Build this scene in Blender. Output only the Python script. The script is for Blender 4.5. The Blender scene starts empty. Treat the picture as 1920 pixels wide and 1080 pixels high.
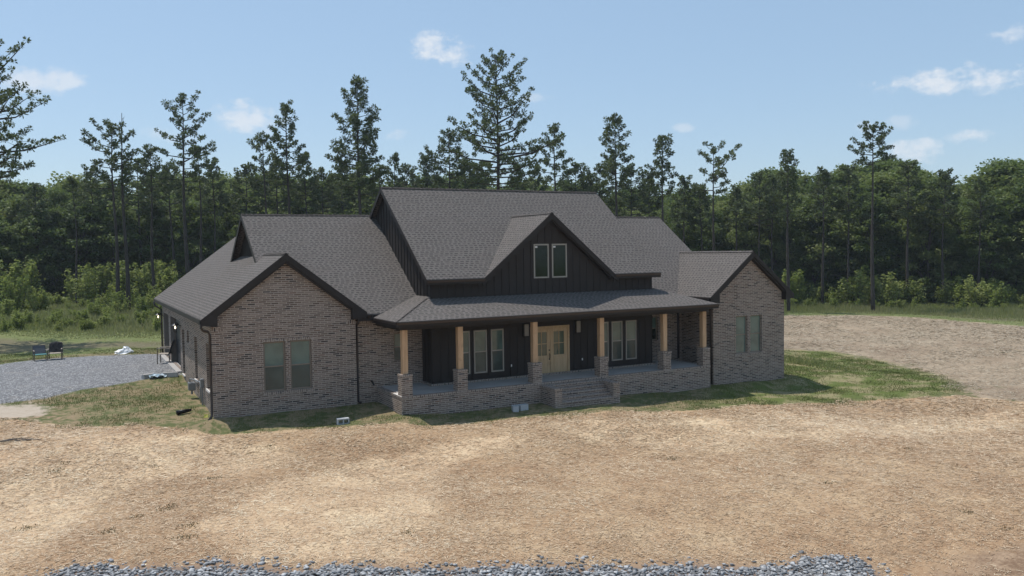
import bpy, math, random
import numpy as np
from mathutils import Vector, Matrix

random.seed(7)
S = 0.82                      # one drafting unit in metres; applied to everything at the end
scene = bpy.context.scene
COL = scene.collection
PI = math.pi

# ------------------------------------------------------------------ camera
CAMP = np.array([-5.6403, -38.6111, 7.2644])
YAW, PITCH, ROLL, FPX = 0.4930, -0.0455, -0.0152, 1562.7
cy_, sy_ = math.cos(YAW), math.sin(YAW); cp_, sp_ = math.cos(PITCH), math.sin(PITCH)
FW = np.array([sy_*cp_, cy_*cp_, sp_]); RT = np.array([cy_, -sy_, 0.0]); UPV = np.cross(RT, FW)
c_, s_ = math.cos(ROLL), math.sin(ROLL)
RT, UPV = RT*c_+UPV*s_, -RT*s_+UPV*c_
def ray(px, py):
    d = FW*FPX+RT*(px-960)-UPV*(py-540)
    return d/np.linalg.norm(d[:2])            # one unit of horizontal distance

# ------------------------------------------------------------------ terrain
CP = np.array([(0,0,0),(3,0,-.02),(6.5,0,-.04),(7.6,-3.2,-.17),(7.2,-.5,-.03),(0,-2,-.3),(4,-2.5,-.3),(10,-5,-.4),(16,-5.5,-.42),
 (15,-3.2,-.33),(20,-3.2,-.4),(25.8,-3.2,-.53),(29,-2.6,-.6),(32.2,-2.6,-.66),(30,-5,-.98),(33.5,-5,-1.05),(26,-6,-.85),(20,-6,-.65),(0,2.5,.14),(0,4.2,.22),(0,8.6,.35),
 (0,11,.68),(0,14,.72),(0,20,.74),(-3,14,.6),(-6,12,.5),(-8,24,.6),(-15,12,.3),(-3,3,.1),(-6,2,-.1),(-10,-2,-.4),(-6,-8,-.8),(5,-10,-.8),(0,-6,-.55),
 (15,-12,-1.0),(30,-12,-1.3),(45,0,-1.2),(35,5,-.75),(60,20,-1.3),(40,40,-.9),(16,30,.2),(0,40,.9),(-10,50,1.1),(-30,30,1),
 (0,80,1.3),(30,80,.6),(90,40,-1.4),(60,80,-.5),(120,10,-1.6),(-10,-20,-1.2),(10,-25,-1.3),(30,-30,-1.6),(-40,-10,-.6),(-60,60,1.3),(60,-30,-1.9),
 (0,140,1.5),(80,140,.2),(160,80,-1.2)], float)
def H(x, y):
    x = np.asarray(x, float); y = np.asarray(y, float)
    num = np.zeros_like(x); den = np.zeros_like(x)
    for a, b, c in CP:
        w = 1.0/((x-a)**2+(y-b)**2+0.25)**1.6
        num += w*c; den += w
    return num/den
def ground_at(px, py):
    d = ray(px, py); t = 40.0
    for _ in range(60):
        p = CAMP+d*t
        h = float(H(p[0], p[1]))
        if d[2] > -1e-4: t = 400; break
        t2 = (h-CAMP[2])/d[2]
        t = 0.5*t+0.5*min(t2, 500)
    p = CAMP+d*t
    return np.array([p[0], p[1], float(H(p[0], p[1]))])
def at_dist(px, dist):
    d = ray(px, 480); p = CAMP+d*dist
    return float(p[0]), float(p[1])
def z_at(px, py, dist):
    return float((CAMP+ray(px, py)*dist)[2])

def vnoise(x, y, seed=0, oct=3):
    x = np.asarray(x, float); y = np.asarray(y, float); out = 0; amp = 1; tot = 0
    for o in range(oct):
        xi = np.floor(x); yi = np.floor(y); fx = x-xi; fy = y-yi
        fx = fx*fx*(3-2*fx); fy = fy*fy*(3-2*fy)
        def h(a, b):
            v = np.sin(a*127.1+b*311.7+seed*74.7+o*19.3)*43758.5453
            return v-np.floor(v)
        out = out+amp*((h(xi, yi)*(1-fx)+h(xi+1, yi)*fx)*(1-fy)+(h(xi, yi+1)*(1-fx)+h(xi+1, yi+1)*fx)*fy)
        tot += amp; amp *= .5; x = x*2.03+5.1; y = y*2.03+1.7
    return out/tot

# ------------------------------------------------------------------ node helpers
class G:
    def __init__(s, tree): s.t = tree
    def n(s, typ, **kw):
        x = s.t.nodes.new(typ)
        for k, v in kw.items(): setattr(x, k, v)
        return x
    def put(s, sock, v):
        if v is None: return
        if hasattr(v, 'links'): s.t.links.new(v, sock)
        else: sock.default_value = v
    def m(s, op, a, b=None, c=None, clamp=False):
        x = s.n('ShaderNodeMath', operation=op); x.use_clamp = clamp
        s.put(x.inputs[0], a); s.put(x.inputs[1], b); s.put(x.inputs[2], c)
        return x.outputs[0]
    def vm(s, op, a, b=None):
        x = s.n('ShaderNodeVectorMath', operation=op)
        s.put(x.inputs[0], a); s.put(x.inputs[1], b)
        return x.outputs['Value'] if op in ('DOT_PRODUCT', 'LENGTH') else x.outputs[0]
    def mix(s, f, a, b, mode='MIX'):
        x = s.n('ShaderNodeMix', data_type='RGBA', blend_type=mode)
        s.put(x.inputs[0], f)
        for i, v in ((6, a), (7, b)):
            s.put(x.inputs[i], v if hasattr(v, 'links') else (*v[:3], 1))
        return x.outputs[2]
    def noise(s, vec, scale, detail=3, rough=.55, col=False):
        x = s.n('ShaderNodeTexNoise'); s.put(x.inputs['Vector'], vec)
        x.inputs['Scale'].default_value = scale; x.inputs['Detail'].default_value = detail; x.inputs['Roughness'].default_value = rough
        return x.outputs['Color' if col else 'Fac']
    def ss(s, v, lo, hi, a=0, b=1):
        x = s.n('ShaderNodeMapRange', interpolation_type='SMOOTHSTEP'); s.put(x.inputs[0], v)
        x.inputs[1].default_value = lo; x.inputs[2].default_value = hi; x.inputs[3].default_value = a; x.inputs[4].default_value = b
        return x.outputs[0]
    def ramp(s, v, stops, interp='LINEAR'):
        x = s.n('ShaderNodeValToRGB'); s.put(x.inputs[0], v); cr = x.color_ramp; cr.interpolation = interp
        while len(cr.elements) < len(stops): cr.elements.new(.5)
        for e, (p, c) in zip(cr.elements, stops): e.position = p; e.color = (*c[:3], 1)
        return x.outputs[0]
    def comb(s, a, b, c=0.0):
        x = s.n('ShaderNodeCombineXYZ'); s.put(x.inputs[0], a); s.put(x.inputs[1], b); s.put(x.inputs[2], c); return x.outputs[0]
    def sep(s, v):
        x = s.n('ShaderNodeSeparateXYZ'); s.put(x.inputs[0], v); return x.outputs
    def wn(s, v):
        x = s.n('ShaderNodeTexWhiteNoise', noise_dimensions='3D'); s.put(x.inputs[0], v); return x.outputs
def mat(name):
    m = bpy.data.materials.new(name); m.use_nodes = True
    g = G(m.node_tree); b = m.node_tree.nodes['Principled BSDF']
    return m, g, b
def bump(g, b, h, strength=.3, dist=.02):
    x = g.n('ShaderNodeBump'); x.inputs['Strength'].default_value = strength; x.inputs['Distance'].default_value = dist
    g.put(x.inputs['Height'], h); g.put(b.inputs['Normal'], x.outputs[0])
def plain(name, col, rough=.6, metal=0, var=.12, scale=6, spec=.5, bmp=0):
    m, g, b = mat(name)
    tc = g.n('ShaderNodeTexCoord').outputs['Object']
    n = g.noise(tc, scale, 4)
    c = g.mix(n, [x*(1-var) for x in col], [min(1, x*(1+var)) for x in col])
    g.put(b.inputs['Base Color'], c); b.inputs['Roughness'].default_value = rough; b.inputs['Metallic'].default_value = metal
    b.inputs['Specular IOR Level'].default_value = spec
    if bmp: bump(g, b, g.noise(tc, scale*6, 3), bmp, .01)
    return m

def brick_mat(name, L=.35, Hh=.090, swap=False, mort=.17, wash=.06):
    m, g, b = mat(name)
    uv = g.sep(g.n('ShaderNodeTexCoord').outputs['UV'])
    u, v = (uv[1], uv[0]) if swap else (uv[0], uv[1])
    wob = g.noise(g.comb(u, v), 9, 2)
    v2 = g.m('DIVIDE', g.m('ADD', v, g.m('MULTIPLY', wob, .002)), Hh)
    row = g.m('FLOOR', v2); fv = g.m('FRACT', v2)
    uo = g.m('ADD', g.m('DIVIDE', u, L), g.m('MULTIPLY', g.m('MODULO', g.m('ABSOLUTE', row), 2.0), .5))
    uo = g.m('ADD', uo, g.m('MULTIPLY', g.wn(g.comb(row, 3.3))[0], .12))
    col = g.m('FLOOR', uo); fu = g.m('FRACT', uo)
    w = g.wn(g.comb(col, row, 1.0)); r1 = w[0]; r2 = g.wn(g.comb(col, row, 7.0))[0]
    big = g.noise(g.comb(u, v), .55, 3); big2 = g.noise(g.comb(g.m('MULTIPLY', u, .6), v, 4.0), 1.3, 3)
    base = g.ramp(r1, [(0, (.178, .130, .102)), (.25, (.240, .186, .150)), (.5, (.132, .094, .073)), (.72, (.270, .214, .176)), (.88, (.092, .064, .050)), (1, (.205, .132, .100))])
    dk = g.ss(g.m('ADD', r2, g.m('MULTIPLY', g.m('SUBTRACT', big2, .5), .7)), .86, .93)
    base = g.mix(g.m('MULTIPLY', dk, .85), base, (.028, .023, .023))
    lt = g.ss(big, .52, .68)
    fleck = g.ss(g.noise(g.comb(u, v, 2.), 26, 3), .5, .72)
    base = g.mix(g.m('MULTIPLY', g.m('ADD', g.m('MULTIPLY', lt, .30), wash), g.m('ADD', g.m('MULTIPLY', fleck, .7), .3)), base, (.40, .365, .34))
    edge = g.m('MINIMUM', g.m('MULTIPLY', g.m('MINIMUM', fv, g.m('SUBTRACT', 1, fv)), Hh/.09),
               g.m('MULTIPLY', g.m('MINIMUM', fu, g.m('SUBTRACT', 1, fu)), L/.09))
    mk = g.ss(edge, mort*.55, mort*1.25)
    mc = g.mix(g.noise(g.comb(u, v, 8.), 14, 3), (.33, .278, .238), (.46, .400, .350))
    g.put(b.inputs['Base Color'], g.mix(mk, mc, base))
    b.inputs['Roughness'].default_value = .88; b.inputs['Specular IOR Level'].default_value = .25
    bump(g, b, g.m('ADD', mk, g.m('MULTIPLY', fleck, .3)), .5, .012)
    return m
def shingle_mat(name):
    m, g, b = mat(name)
    uv = g.sep(g.n('ShaderNodeTexCoord').outputs['UV']); u, v = uv[0], uv[1]
    Hh = .165
    v2 = g.m('DIVIDE', v, Hh); row = g.m('FLOOR', v2); fv = g.m('FRACT', v2)
    sh = g.wn(g.comb(row, 5.5))[0]
    uo = g.m('ADD', g.m('DIVIDE', u, .27), g.m('MULTIPLY', sh, 7.0))
    uo = g.m('ADD', uo, g.m('MULTIPLY', g.noise(g.comb(uo, row), 1.1, 1), .9))
    col = g.m('FLOOR', uo); fu = g.m('FRACT', uo)
    r = g.wn(g.comb(col, row, 2.0))[0]
    big = g.noise(g.comb(u, v), .5, 4); fine = g.noise(g.comb(u, v, 3.), 40, 2)
    base = g.ramp(r, [(0, (.094, .082, .073)), (.5, (.118, .104, .094)), (1, (.144, .129, .118))])
    base = g.mix(g.ss(g.noise(g.comb(col, row, 9.), .9, 1), .3, .7, 0, .6), base, (.142, .118, .109))
    base = g.mix(g.m('MULTIPLY', g.m('SUBTRACT', big, .25), .5, clamp=True), base, (.160, .143, .132))
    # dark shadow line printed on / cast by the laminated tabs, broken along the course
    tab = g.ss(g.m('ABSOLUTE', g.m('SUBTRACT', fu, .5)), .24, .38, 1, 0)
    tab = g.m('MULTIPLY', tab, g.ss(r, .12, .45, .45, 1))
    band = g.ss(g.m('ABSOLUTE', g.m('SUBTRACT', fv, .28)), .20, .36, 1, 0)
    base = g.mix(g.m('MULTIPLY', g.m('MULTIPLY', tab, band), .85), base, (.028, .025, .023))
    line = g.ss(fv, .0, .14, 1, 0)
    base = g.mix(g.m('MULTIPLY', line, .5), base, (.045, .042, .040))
    base = g.mix(g.m('MULTIPLY', fine, .25), base, (.20, .19, .18))
    g.put(b.inputs['Base Color'], base)
    b.inputs['Roughness'].default_value = .92; b.inputs['Specular IOR Level'].default_value = .2
    bump(g, b, g.m('ADD', g.m('SUBTRACT', 1, fv), g.m('MULTIPLY', fine, .5)), .35, .02)
    return m
def wood_mat(name, a, c, along=2):
    m, g, b = mat(name)
    tc = g.n('ShaderNodeTexCoord').outputs['Object']
    mp = g.n('ShaderNodeMapping'); g.put(mp.inputs[0], tc)
    sc = [14, 14, 14]; sc[along] = .9; mp.inputs['Scale'].default_value = sc
    n = g.noise(mp.outputs[0], 1.4, 5, .6)
    kn = g.ss(g.noise(tc, 3.1, 2), .62, .75)
    base = g.mix(g.ss(n, .3, .7), a, c); base = g.mix(g.m('MULTIPLY', kn, .35), base, [x*.5 for x in a])
    g.put(b.inputs['Base Color'], base); b.inputs['Roughness'].default_value = .65
    return m
def glass_mat(name, col, rough=.06, spec=.6, coat=.35):
    m, g, b = mat(name)
    tc = g.n('ShaderNodeTexCoord').outputs['Object']
    n = g.noise(tc, 1.3, 3); sl = g.sep(tc)[2]
    c = g.mix(g.ss(n, .35, .65), [x*.8 for x in col], [x*1.15 for x in col])
    band = g.ss(g.m('FRACT', g.m('MULTIPLY', sl, 16.0)), .0, .3, .88, 1)
    c = g.mix(1.0, c, g.comb(band, band, band), 'MULTIPLY')
    g.put(b.inputs['Base Color'], c); b.inputs['Roughness'].default_value = rough; b.inputs['Specular IOR Level'].default_value = spec
    b.inputs['Coat Weight'].default_value = coat; b.inputs['Coat Roughness'].default_value = .03
    return m
def leaf_mat(name, cols, trans=.35, rough=.55, objvar=.5, nscale=.35):
    m, g, b = mat(name)
    t = m.node_tree
    at = g.n('ShaderNodeAttribute'); at.attribute_name = 'tone'
    oi = g.n('ShaderNodeObjectInfo')
    tc = g.n('ShaderNodeTexCoord').outputs['Object']
    big = g.noise(tc, nscale, 2)
    f = g.m('ADD', g.m('MULTIPLY', at.outputs['Fac'], .62), g.m('MULTIPLY', big, .5))
    f = g.m('ADD', f, g.m('MULTIPLY', g.m('SUBTRACT', oi.outputs['Random'], .5), objvar))
    col = g.ramp(f, [(i/(len(cols)-1), c) for i, c in enumerate(cols)])
    g.put(b.inputs['Base Color'], col); b.inputs['Roughness'].default_value = rough; b.inputs['Specular IOR Level'].default_value = .3
    tr = g.n('ShaderNodeBsdfTranslucent'); g.put(tr.inputs[0], g.mix(.5, col, (.10, .13, .02)))
    mx = g.n('ShaderNodeMixShader'); mx.inputs[0].default_value = trans
    t.links.new(b.outputs[0], mx.inputs[1]); t.links.new(tr.outputs[0], mx.inputs[2])
    t.links.new(mx.outputs[0], t.nodes['Material Output'].inputs[0])
    return m
def emit_mat(name, col, st):
    m, g, b = mat(name)
    b.inputs['Base Color'].default_value = (*col, 1); b.inputs['Emission Color'].default_value = (*col, 1); b.inputs['Emission Strength'].default_value = st
    return m

M = dict(
 brick=brick_mat('brick'), soldier=brick_mat('soldier_brick', L=.30, Hh=.095, swap=True), rowlock=brick_mat('rowlock_brick', L=.22, Hh=.10, swap=True, wash=.35), tread=brick_mat('skylit_tread_brick', L=.22, Hh=.10, swap=True, wash=.75),  # treads: same brick as rowlock, whitened to paint in sky light on level faces
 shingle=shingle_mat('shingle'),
 trim=plain('dark_trim', (.0235, .0185, .0160), .6, var=.1, spec=.3), siding=plain('charcoal_siding', (.0330, .0275, .0245), .7, var=.12, scale=2, spec=.25),
 soffit=plain('soffit', (.16, .14, .12), .7), gutter=plain('bronze_gutter', (.045, .034, .030), .35, .3),
 frame=plain('window_vinyl', (.30, .275, .235), .5, var=.06), frame_dark=plain('window_vinyl_taupe', (.20, .165, .13), .5, var=.08),
 pane_hi=glass_mat('pane_clear', (.105, .165, .145)), pane_lo=glass_mat('pane_screened', (.055, .078, .070), .25, .4), pane_dark=glass_mat('pane_dark', (.010, .018, .011), .08, .35, 0.0),
 pane_door=glass_mat('pane_door', (.09, .115, .08), .05, .6),
 post=wood_mat('cedar_post', (.44, .27, .15), (.58, .38, .22)), door=wood_mat('door_wood', (.42, .29, .16), (.54, .39, .23)),
 concrete=plain('concrete', (.40, .38, .36), .9, var=.12, scale=2.5, bmp=.2), block=plain('concrete_block', (.42, .43, .44), .9, var=.15, scale=12, bmp=.4),
 black=plain('black_metal', (.012, .012, .013), .4, .5), greymetal=plain('grey_metal', (.22, .23, .24), .45, .4),
 chairmetal=plain('chair_metal', (.10, .085, .07), .4, .6), teal=plain('teal_sling', (.035, .16, .17), .7), greysling=plain('grey_sling', (.09, .09, .10), .7),
 tan=plain('tan_sling', (.34, .29, .24), .7), cloth=plain('black_cloth', (.010, .010, .012), .85, var=.3),
 white=plain('white_plastic', (.80, .80, .80), .45, var=.05), pale=plain('pale_sill', (.66, .63, .60), .7), bluefilm=plain('clear_film', (.50, .60, .66), .25, var=.2),
 lampglass=plain('frosted_glass', (.20, .18, .155), .3), bulb=emit_mat('bulb', (1, .86, .62), 2.2),
 garage=plain('garage_panel', (.022, .022, .026), .45, var=.1), yellow=plain('yellow_flag', (.70, .62, .12), .6),
 bark=plain('bark', (.075, .060, .050), .95, var=.35, scale=3, bmp=.6), pinebark=plain('pine_bark', (.050, .040, .036), .95, var=.35, scale=2.5, bmp=.6),
 dead=plain('dead_wood', (.17, .15, .135), .9, var=.2),
)
M['leaf'] = leaf_mat('broad_leaf', [(.050, .085, .032), (.100, .148, .046), (.158, .212, .066), (.220, .265, .090), (.28, .31, .12)], .52, objvar=.6)
M['sap'] = leaf_mat('sapling_leaf', [(.19, .24, .060), (.27, .33, .085), (.34, .39, .115), (.41, .44, .16)], .6)
M['needle'] = leaf_mat('pine_needle', [(.040, .060, .032), (.070, .094, .046), (.102, .128, .060), (.140, .165, .078)], .4, objvar=.3)
M['weed'] = leaf_mat('weed_blade', [(.19, .225, .075), (.26, .295, .10), (.33, .345, .14), (.40, .38, .20), (.45, .40, .26)], .5, objvar=0, nscale=.12)
M['grass'] = leaf_mat('grass_blade', [(.080, .105, .026), (.120, .145, .038), (.165, .180, .058), (.23, .21, .10), (.29, .24, .14)], .3, objvar=0, nscale=.5)
M['tuft'] = leaf_mat('wilted_tuft', [(.09, .065, .035), (.15, .115, .06), (.21, .17, .085), (.28, .22, .12)], .2, objvar=0)
M['stubble'] = leaf_mat('stubble_fibre', [(.22, .165, .115), (.31, .24, .165), (.39, .31, .215), (.48, .395, .285), (.58, .50, .38)], .1, objvar=0, nscale=.3)
M['straw'] = leaf_mat('straw_fibre', [(.32, .205, .122), (.43, .295, .182), (.54, .39, .25), (.69, .54, .37), (.86, .76, .56)], .1, objvar=0, nscale=.6)

# ------------------------------------------------------------------ mesh builder
class MB:
    def __init__(s): s.v = []; s.f = []; s.ch = []
    def add(s, vs, fs):
        s.ch.append((len(s.v), len(s.f))); o = len(s.v); s.v += [tuple(map(float, p)) for p in vs]; s.f += [tuple(i+o for i in f) for f in fs]; return s
    def box(s, x0, x1, y0, y1, z0, z1, bev=0):
        if bev:
            b = bev
            pts = []
            for z, i in ((z0, b), (z0+b, 0), (z1-b, 0), (z1, b)):
                x0_, x1_, y0_, y1_ = x0+i, x1-i, y0+i, y1-i
                pts += [(x0_, y0_, z), (x1_, y0_, z), (x1_, y1_, z), (x0_, y1_, z)]
            fs = [(3, 2, 1, 0), (12, 13, 14, 15)]
            for k in range(3):
                for j in range(4): fs.append((k*4+j, k*4+(j+1) % 4, k*4+4+(j+1) % 4, k*4+4+j))
            return s.add(pts, fs)
        return s.add([(x0, y0, z0), (x1, y0, z0), (x1, y1, z0), (x0, y1, z0), (x0, y0, z1), (x1, y0, z1), (x1, y1, z1), (x0, y1, z1)],
                     [(3, 2, 1, 0), (4, 5, 6, 7), (0, 1, 5, 4), (1, 2, 6, 5), (2, 3, 7, 6), (3, 0, 4, 7)])
    def slab(s, poly, vec):
        n = len(poly); a = [Vector(p) for p in poly]; v = Vector(vec); b = [p+v for p in a]
        return s.add(a+b, [tuple(range(n)), tuple(range(2*n-1, n-1, -1))]+[(i, i+n, (i+1) % n+n, (i+1) % n) for i in range(n)])
    def tube(s, pts, r, seg=8, cap=True):
        pts = [Vector(p) for p in pts]; rs = r if isinstance(r, (list, tuple)) else [r]*len(pts)
        o = len(s.v); prev = None
        for i, p in enumerate(pts):
            d = (pts[min(i+1, len(pts)-1)]-pts[max(i-1, 0)]).normalized()
            a = d.orthogonal().normalized() if prev is None else (prev-d*prev.dot(d)).normalized()
            prev = a; b = d.cross(a)
            for k in range(seg):
                t = 2*PI*k/seg; s.v.append(tuple(p+(a*math.cos(t)+b*math.sin(t))*rs[i]))
        for i in range(len(pts)-1):
            for k in range(seg):
                s.f.append((o+i*seg+k, o+i*seg+(k+1) % seg, o+(i+1)*seg+(k+1) % seg, o+(i+1)*seg+k))
        if cap:
            s.f.append(tuple(o+k for k in range(seg))[::-1]); s.f.append(tuple(o+(len(pts)-1)*seg+k for k in range(seg)))
        return s
    def pieces(s, name, material, parent):
        out = []; ch = s.ch+[(len(s.v), len(s.f))]
        for (v0, f0), (v1, f1) in zip(ch[:-1], ch[1:]):
            q = MB(); q.v = s.v[v0:v1]; q.f = [tuple(i-v0 for i in f) for f in s.f[f0:f1]]; out.append(q.build(name, material, parent))
        return out
    def build(s, name, material, parent=None, smooth=False, fix=True):
        me = bpy.data.meshes.new(name); me.from_pydata(s.v, [], s.f); me.update()
        if fix:
            import bmesh
            bm = bmesh.new(); bm.from_mesh(me); bmesh.ops.recalc_face_normals(bm, faces=bm.faces); bm.to_mesh(me); bm.free()
        uvl = me.uv_layers.new(name='UVMap')
        for p in me.polygons:
            n = p.normal
            if abs(n.z) > .93: ua, va = Vector((1, 0, 0)), Vector((0, 1, 0))
            else:
                ua = Vector((0, 0, 1)).cross(n).normalized(); va = n.cross(ua)
                if abs(n.x) < .05: ua = Vector((1, 0, 0))
                if abs(n.y) < .05: ua = Vector((0, 1, 0))
            for li in p.loop_indices:
                c = me.vertices[me.loops[li].vertex_index].co
                uvl.data[li].uv = (c.dot(ua), c.dot(va))
            p.use_smooth = smooth
        o = bpy.data.objects.new(name, me); COL.objects.link(o)
        if material: me.materials.append(material)
        if parent: o.parent = parent
        return o
def empty(name, loc=(0, 0, 0), rz=0, label=None, cat=None, group=None):
    o = bpy.data.objects.new(name, None); COL.objects.link(o); o.location = loc; o.rotation_euler = (0, 0, rz); o.empty_display_size = .3
    return tag(o, label, cat, group)
def tag(o, label=None, cat=None, group=None, kind=None):
    if label: o['label'] = label
    if cat: o['category'] = cat
    if group: o['group'] = group
    if kind: o['kind'] = kind
    return o
def copy_tree(o, parent=None):
    c = o.copy(); COL.objects.link(c); c.parent = parent
    for ch in o.children: copy_tree(ch, c)
    return c
def np_mesh(name, verts, faces4, material, tone=None, parent=None):
    """verts (n,3), faces (m,k) arrays -> object, with a per-face-corner-free vertex float 'tone'"""
    me = bpy.data.meshes.new(name); k = faces4.shape[1]
    me.vertices.add(len(verts)); me.vertices.foreach_set('co', verts.astype(np.float32).ravel())
    me.loops.add(faces4.size); me.loops.foreach_set('vertex_index', faces4.astype(np.int32).ravel())
    me.polygons.add(len(faces4)); me.polygons.foreach_set('loop_start', np.arange(0, faces4.size, k, dtype=np.int32))
    me.update(calc_edges=True)
    if tone is not None:
        a = me.attributes.new('tone', 'FLOAT', 'POINT'); a.data.foreach_set('value', tone.astype(np.float32))
    me.materials.append(material)
    o = bpy.data.objects.new(name, me); COL.objects.link(o)
    if parent: o.parent = parent
    return o

# ------------------------------------------------------------------ ground
rng = np.random.default_rng(3)
def wpoly(pxs, extra=()):
    return np.array([ground_at(*p)[:2] for p in pxs]+list(extra))
P_straw = wpoly([(-60, 775), (60, 790), (200, 800), (330, 800), (390, 813), (470, 812), (600, 804), (740, 794), (800, 798), (960, 785), (1060, 780), (1200, 772), (1340, 768), (1400, 759),
                 (1500, 757), (1640, 750), (1800, 742), (1920, 754)], [(70, -20), (70, -60), (-60, -60), (-50, -10)])
P_field = wpoly([(1920, 612), (1800, 602), (1700, 594), (1600, 591), (1470, 592)], [(30, 24), (33, 12)])
P_field = np.concatenate([P_field, wpoly([(1473, 657), (1560, 660), (1610, 668), (1650, 678), (1700, 690), (1750, 702), (1785, 716), (1800, 730), (1850, 748), (1920, 753)]), np.array([(75, -20), (110, -10)])])
P_drive = wpoly([(-80, 690), (0, 683), (60, 675), (110, 671), (180, 667), (240, 665), (300, 664)], [(0, 22), (0, 10.4)])
P_drive = np.concatenate([P_drive, wpoly([(300, 709), (270, 712), (230, 720), (170, 728), (130, 736), (80, 747), (0, 758), (-100, 770)])])
P_gravel = wpoly([(60, 1085), (110, 1068), (150, 1061), (220, 1060), (300, 1056), (360, 1056), (420, 1052), (480, 1060), (560, 1064), (640, 1058), (700, 1056), (780, 1062), (850, 1061), (930, 1056), (1000, 1055), (1080, 1060),
                  (1150, 1060), (1230, 1056), (1300, 1050), (1380, 1058), (1450, 1056), (1520, 1042), (1570, 1040), (1620, 1050), (1660, 1075), (1690, 1110), (1700, 1300), (900, 1300), (0, 1300)])
P_dirt = wpoly([(1640, 1085), (1700, 1062), (1760, 1040), (1830, 1015), (1900, 992), (2000, 975), (2200, 1000), (2200, 1300), (1700, 1300)])
P_dirtL = wpoly([(-60, 760), (40, 758), (85, 762), (110, 775), (150, 790), (140, 798), (60, 792), (-60, 778)])
P_sand = wpoly([(-80, 758), (0, 759), (60, 758), (92, 764), (84, 778), (30, 784), (-80, 786)])
P_thick = [wpoly([(380, 985), (440, 935), (540, 900), (700, 862), (830, 835), (960, 815), (985, 822), (900, 850), (850, 880), (815, 940), (790, 1010), (780, 1056), (470, 1058)]),
           wpoly([(-100, 840), (60, 815), (300, 812), (520, 835), (560, 860), (420, 890), (200, 915), (120, 1000), (60, 1060), (-100, 1060)]),
           wpoly([(1000, 790), (1200, 790), (1500, 775), (1900, 770), (1920, 800), (1500, 820), (1350, 850), (1200, 830), (1050, 815)])]
P_mud = wpoly([(-100, 630), (20, 636), (130, 643), (260, 640), (310, 642), (310, 652), (200, 652), (90, 658), (0, 664), (-100, 668)])
P_mudR = wpoly([(1690, 579), (1760, 585), (1830, 592), (1920, 600), (1920, 606), (1800, 596), (1720, 590)])
P_lawnR = wpoly([(1340, 768), (1400, 758), (1500, 756), (1640, 749), (1760, 743), (1790, 728), (1750, 702), (1650, 677), (1560, 659), (1473, 656)], [(32.2, -2), (26, -3)])

def sdist(poly, X, Y):
    d2 = np.full(X.shape, 1e18); inside = np.zeros(X.shape, bool)
    n = len(poly)
    for i in range(n):
        x0, y0 = poly[i]; x1, y1 = poly[(i+1) % n]
        ex, ey = x1-x0, y1-y0; L = ex*ex+ey*ey+1e-12
        t = np.clip(((X-x0)*ex+(Y-y0)*ey)/L, 0, 1)
        d2 = np.minimum(d2, (X-x0-t*ex)**2+(Y-y0-t*ey)**2)
        c = (y0 > Y) != (y1 > Y)
        with np.errstate(divide='ignore', invalid='ignore'):
            xi = x0+(Y-y0)*ex/(ey if abs(ey) > 1e-12 else 1e-12)
        inside ^= c & (X < xi)
    return np.where(inside, 1, -1)*np.sqrt(d2)

def lines(lo, hi, a, b, fine):
    xs = list(np.arange(a, b+1e-6, fine)); st = fine; x = a
    while x > lo: st *= 1.16; x -= st; xs.insert(0, x)
    st = fine; x = xs[-1]
    while x < hi: st *= 1.16; x += st; xs.append(x)
    return np.array(xs)
gx = lines(-2500, 2500, -16, 62, .30); gy = lines(-300, 3500, -32, 34, .30)
X, Y = np.meshgrid(gx, gy); Z = H(X, Y)
near = np.clip(1-(np.hypot(X-15, Y)-60)/60, 0, 1)
Z = Z+near*((vnoise(X*.9, Y*.9, 1)-.5)*.07+(vnoise(X*3, Y*3, 2, 2)-.5)*.035)
sg = sdist(P_gravel, X, Y); Z = Z+np.clip(sg, 0, .6)*.08
def Hn(x, y):
    x = np.asarray(x, float); y = np.asarray(y, float)
    near = np.clip(1-(np.hypot(x-15, y)-60)/60, 0, 1)
    return H(x, y)+near*((vnoise(x*.9, y*.9, 1)-.5)*.07+(vnoise(x*3, y*3, 2, 2)-.5)*.035)
nx, ny = len(gx), len(gy)
vv = np.stack([X.ravel(), Y.ravel(), Z.ravel()], 1)
ii = (np.arange(ny-1)[:, None]*nx+np.arange(nx-1)[None]).ravel()
ff = np.stack([ii, ii+1, ii+nx+1, ii+nx], 1)

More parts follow.
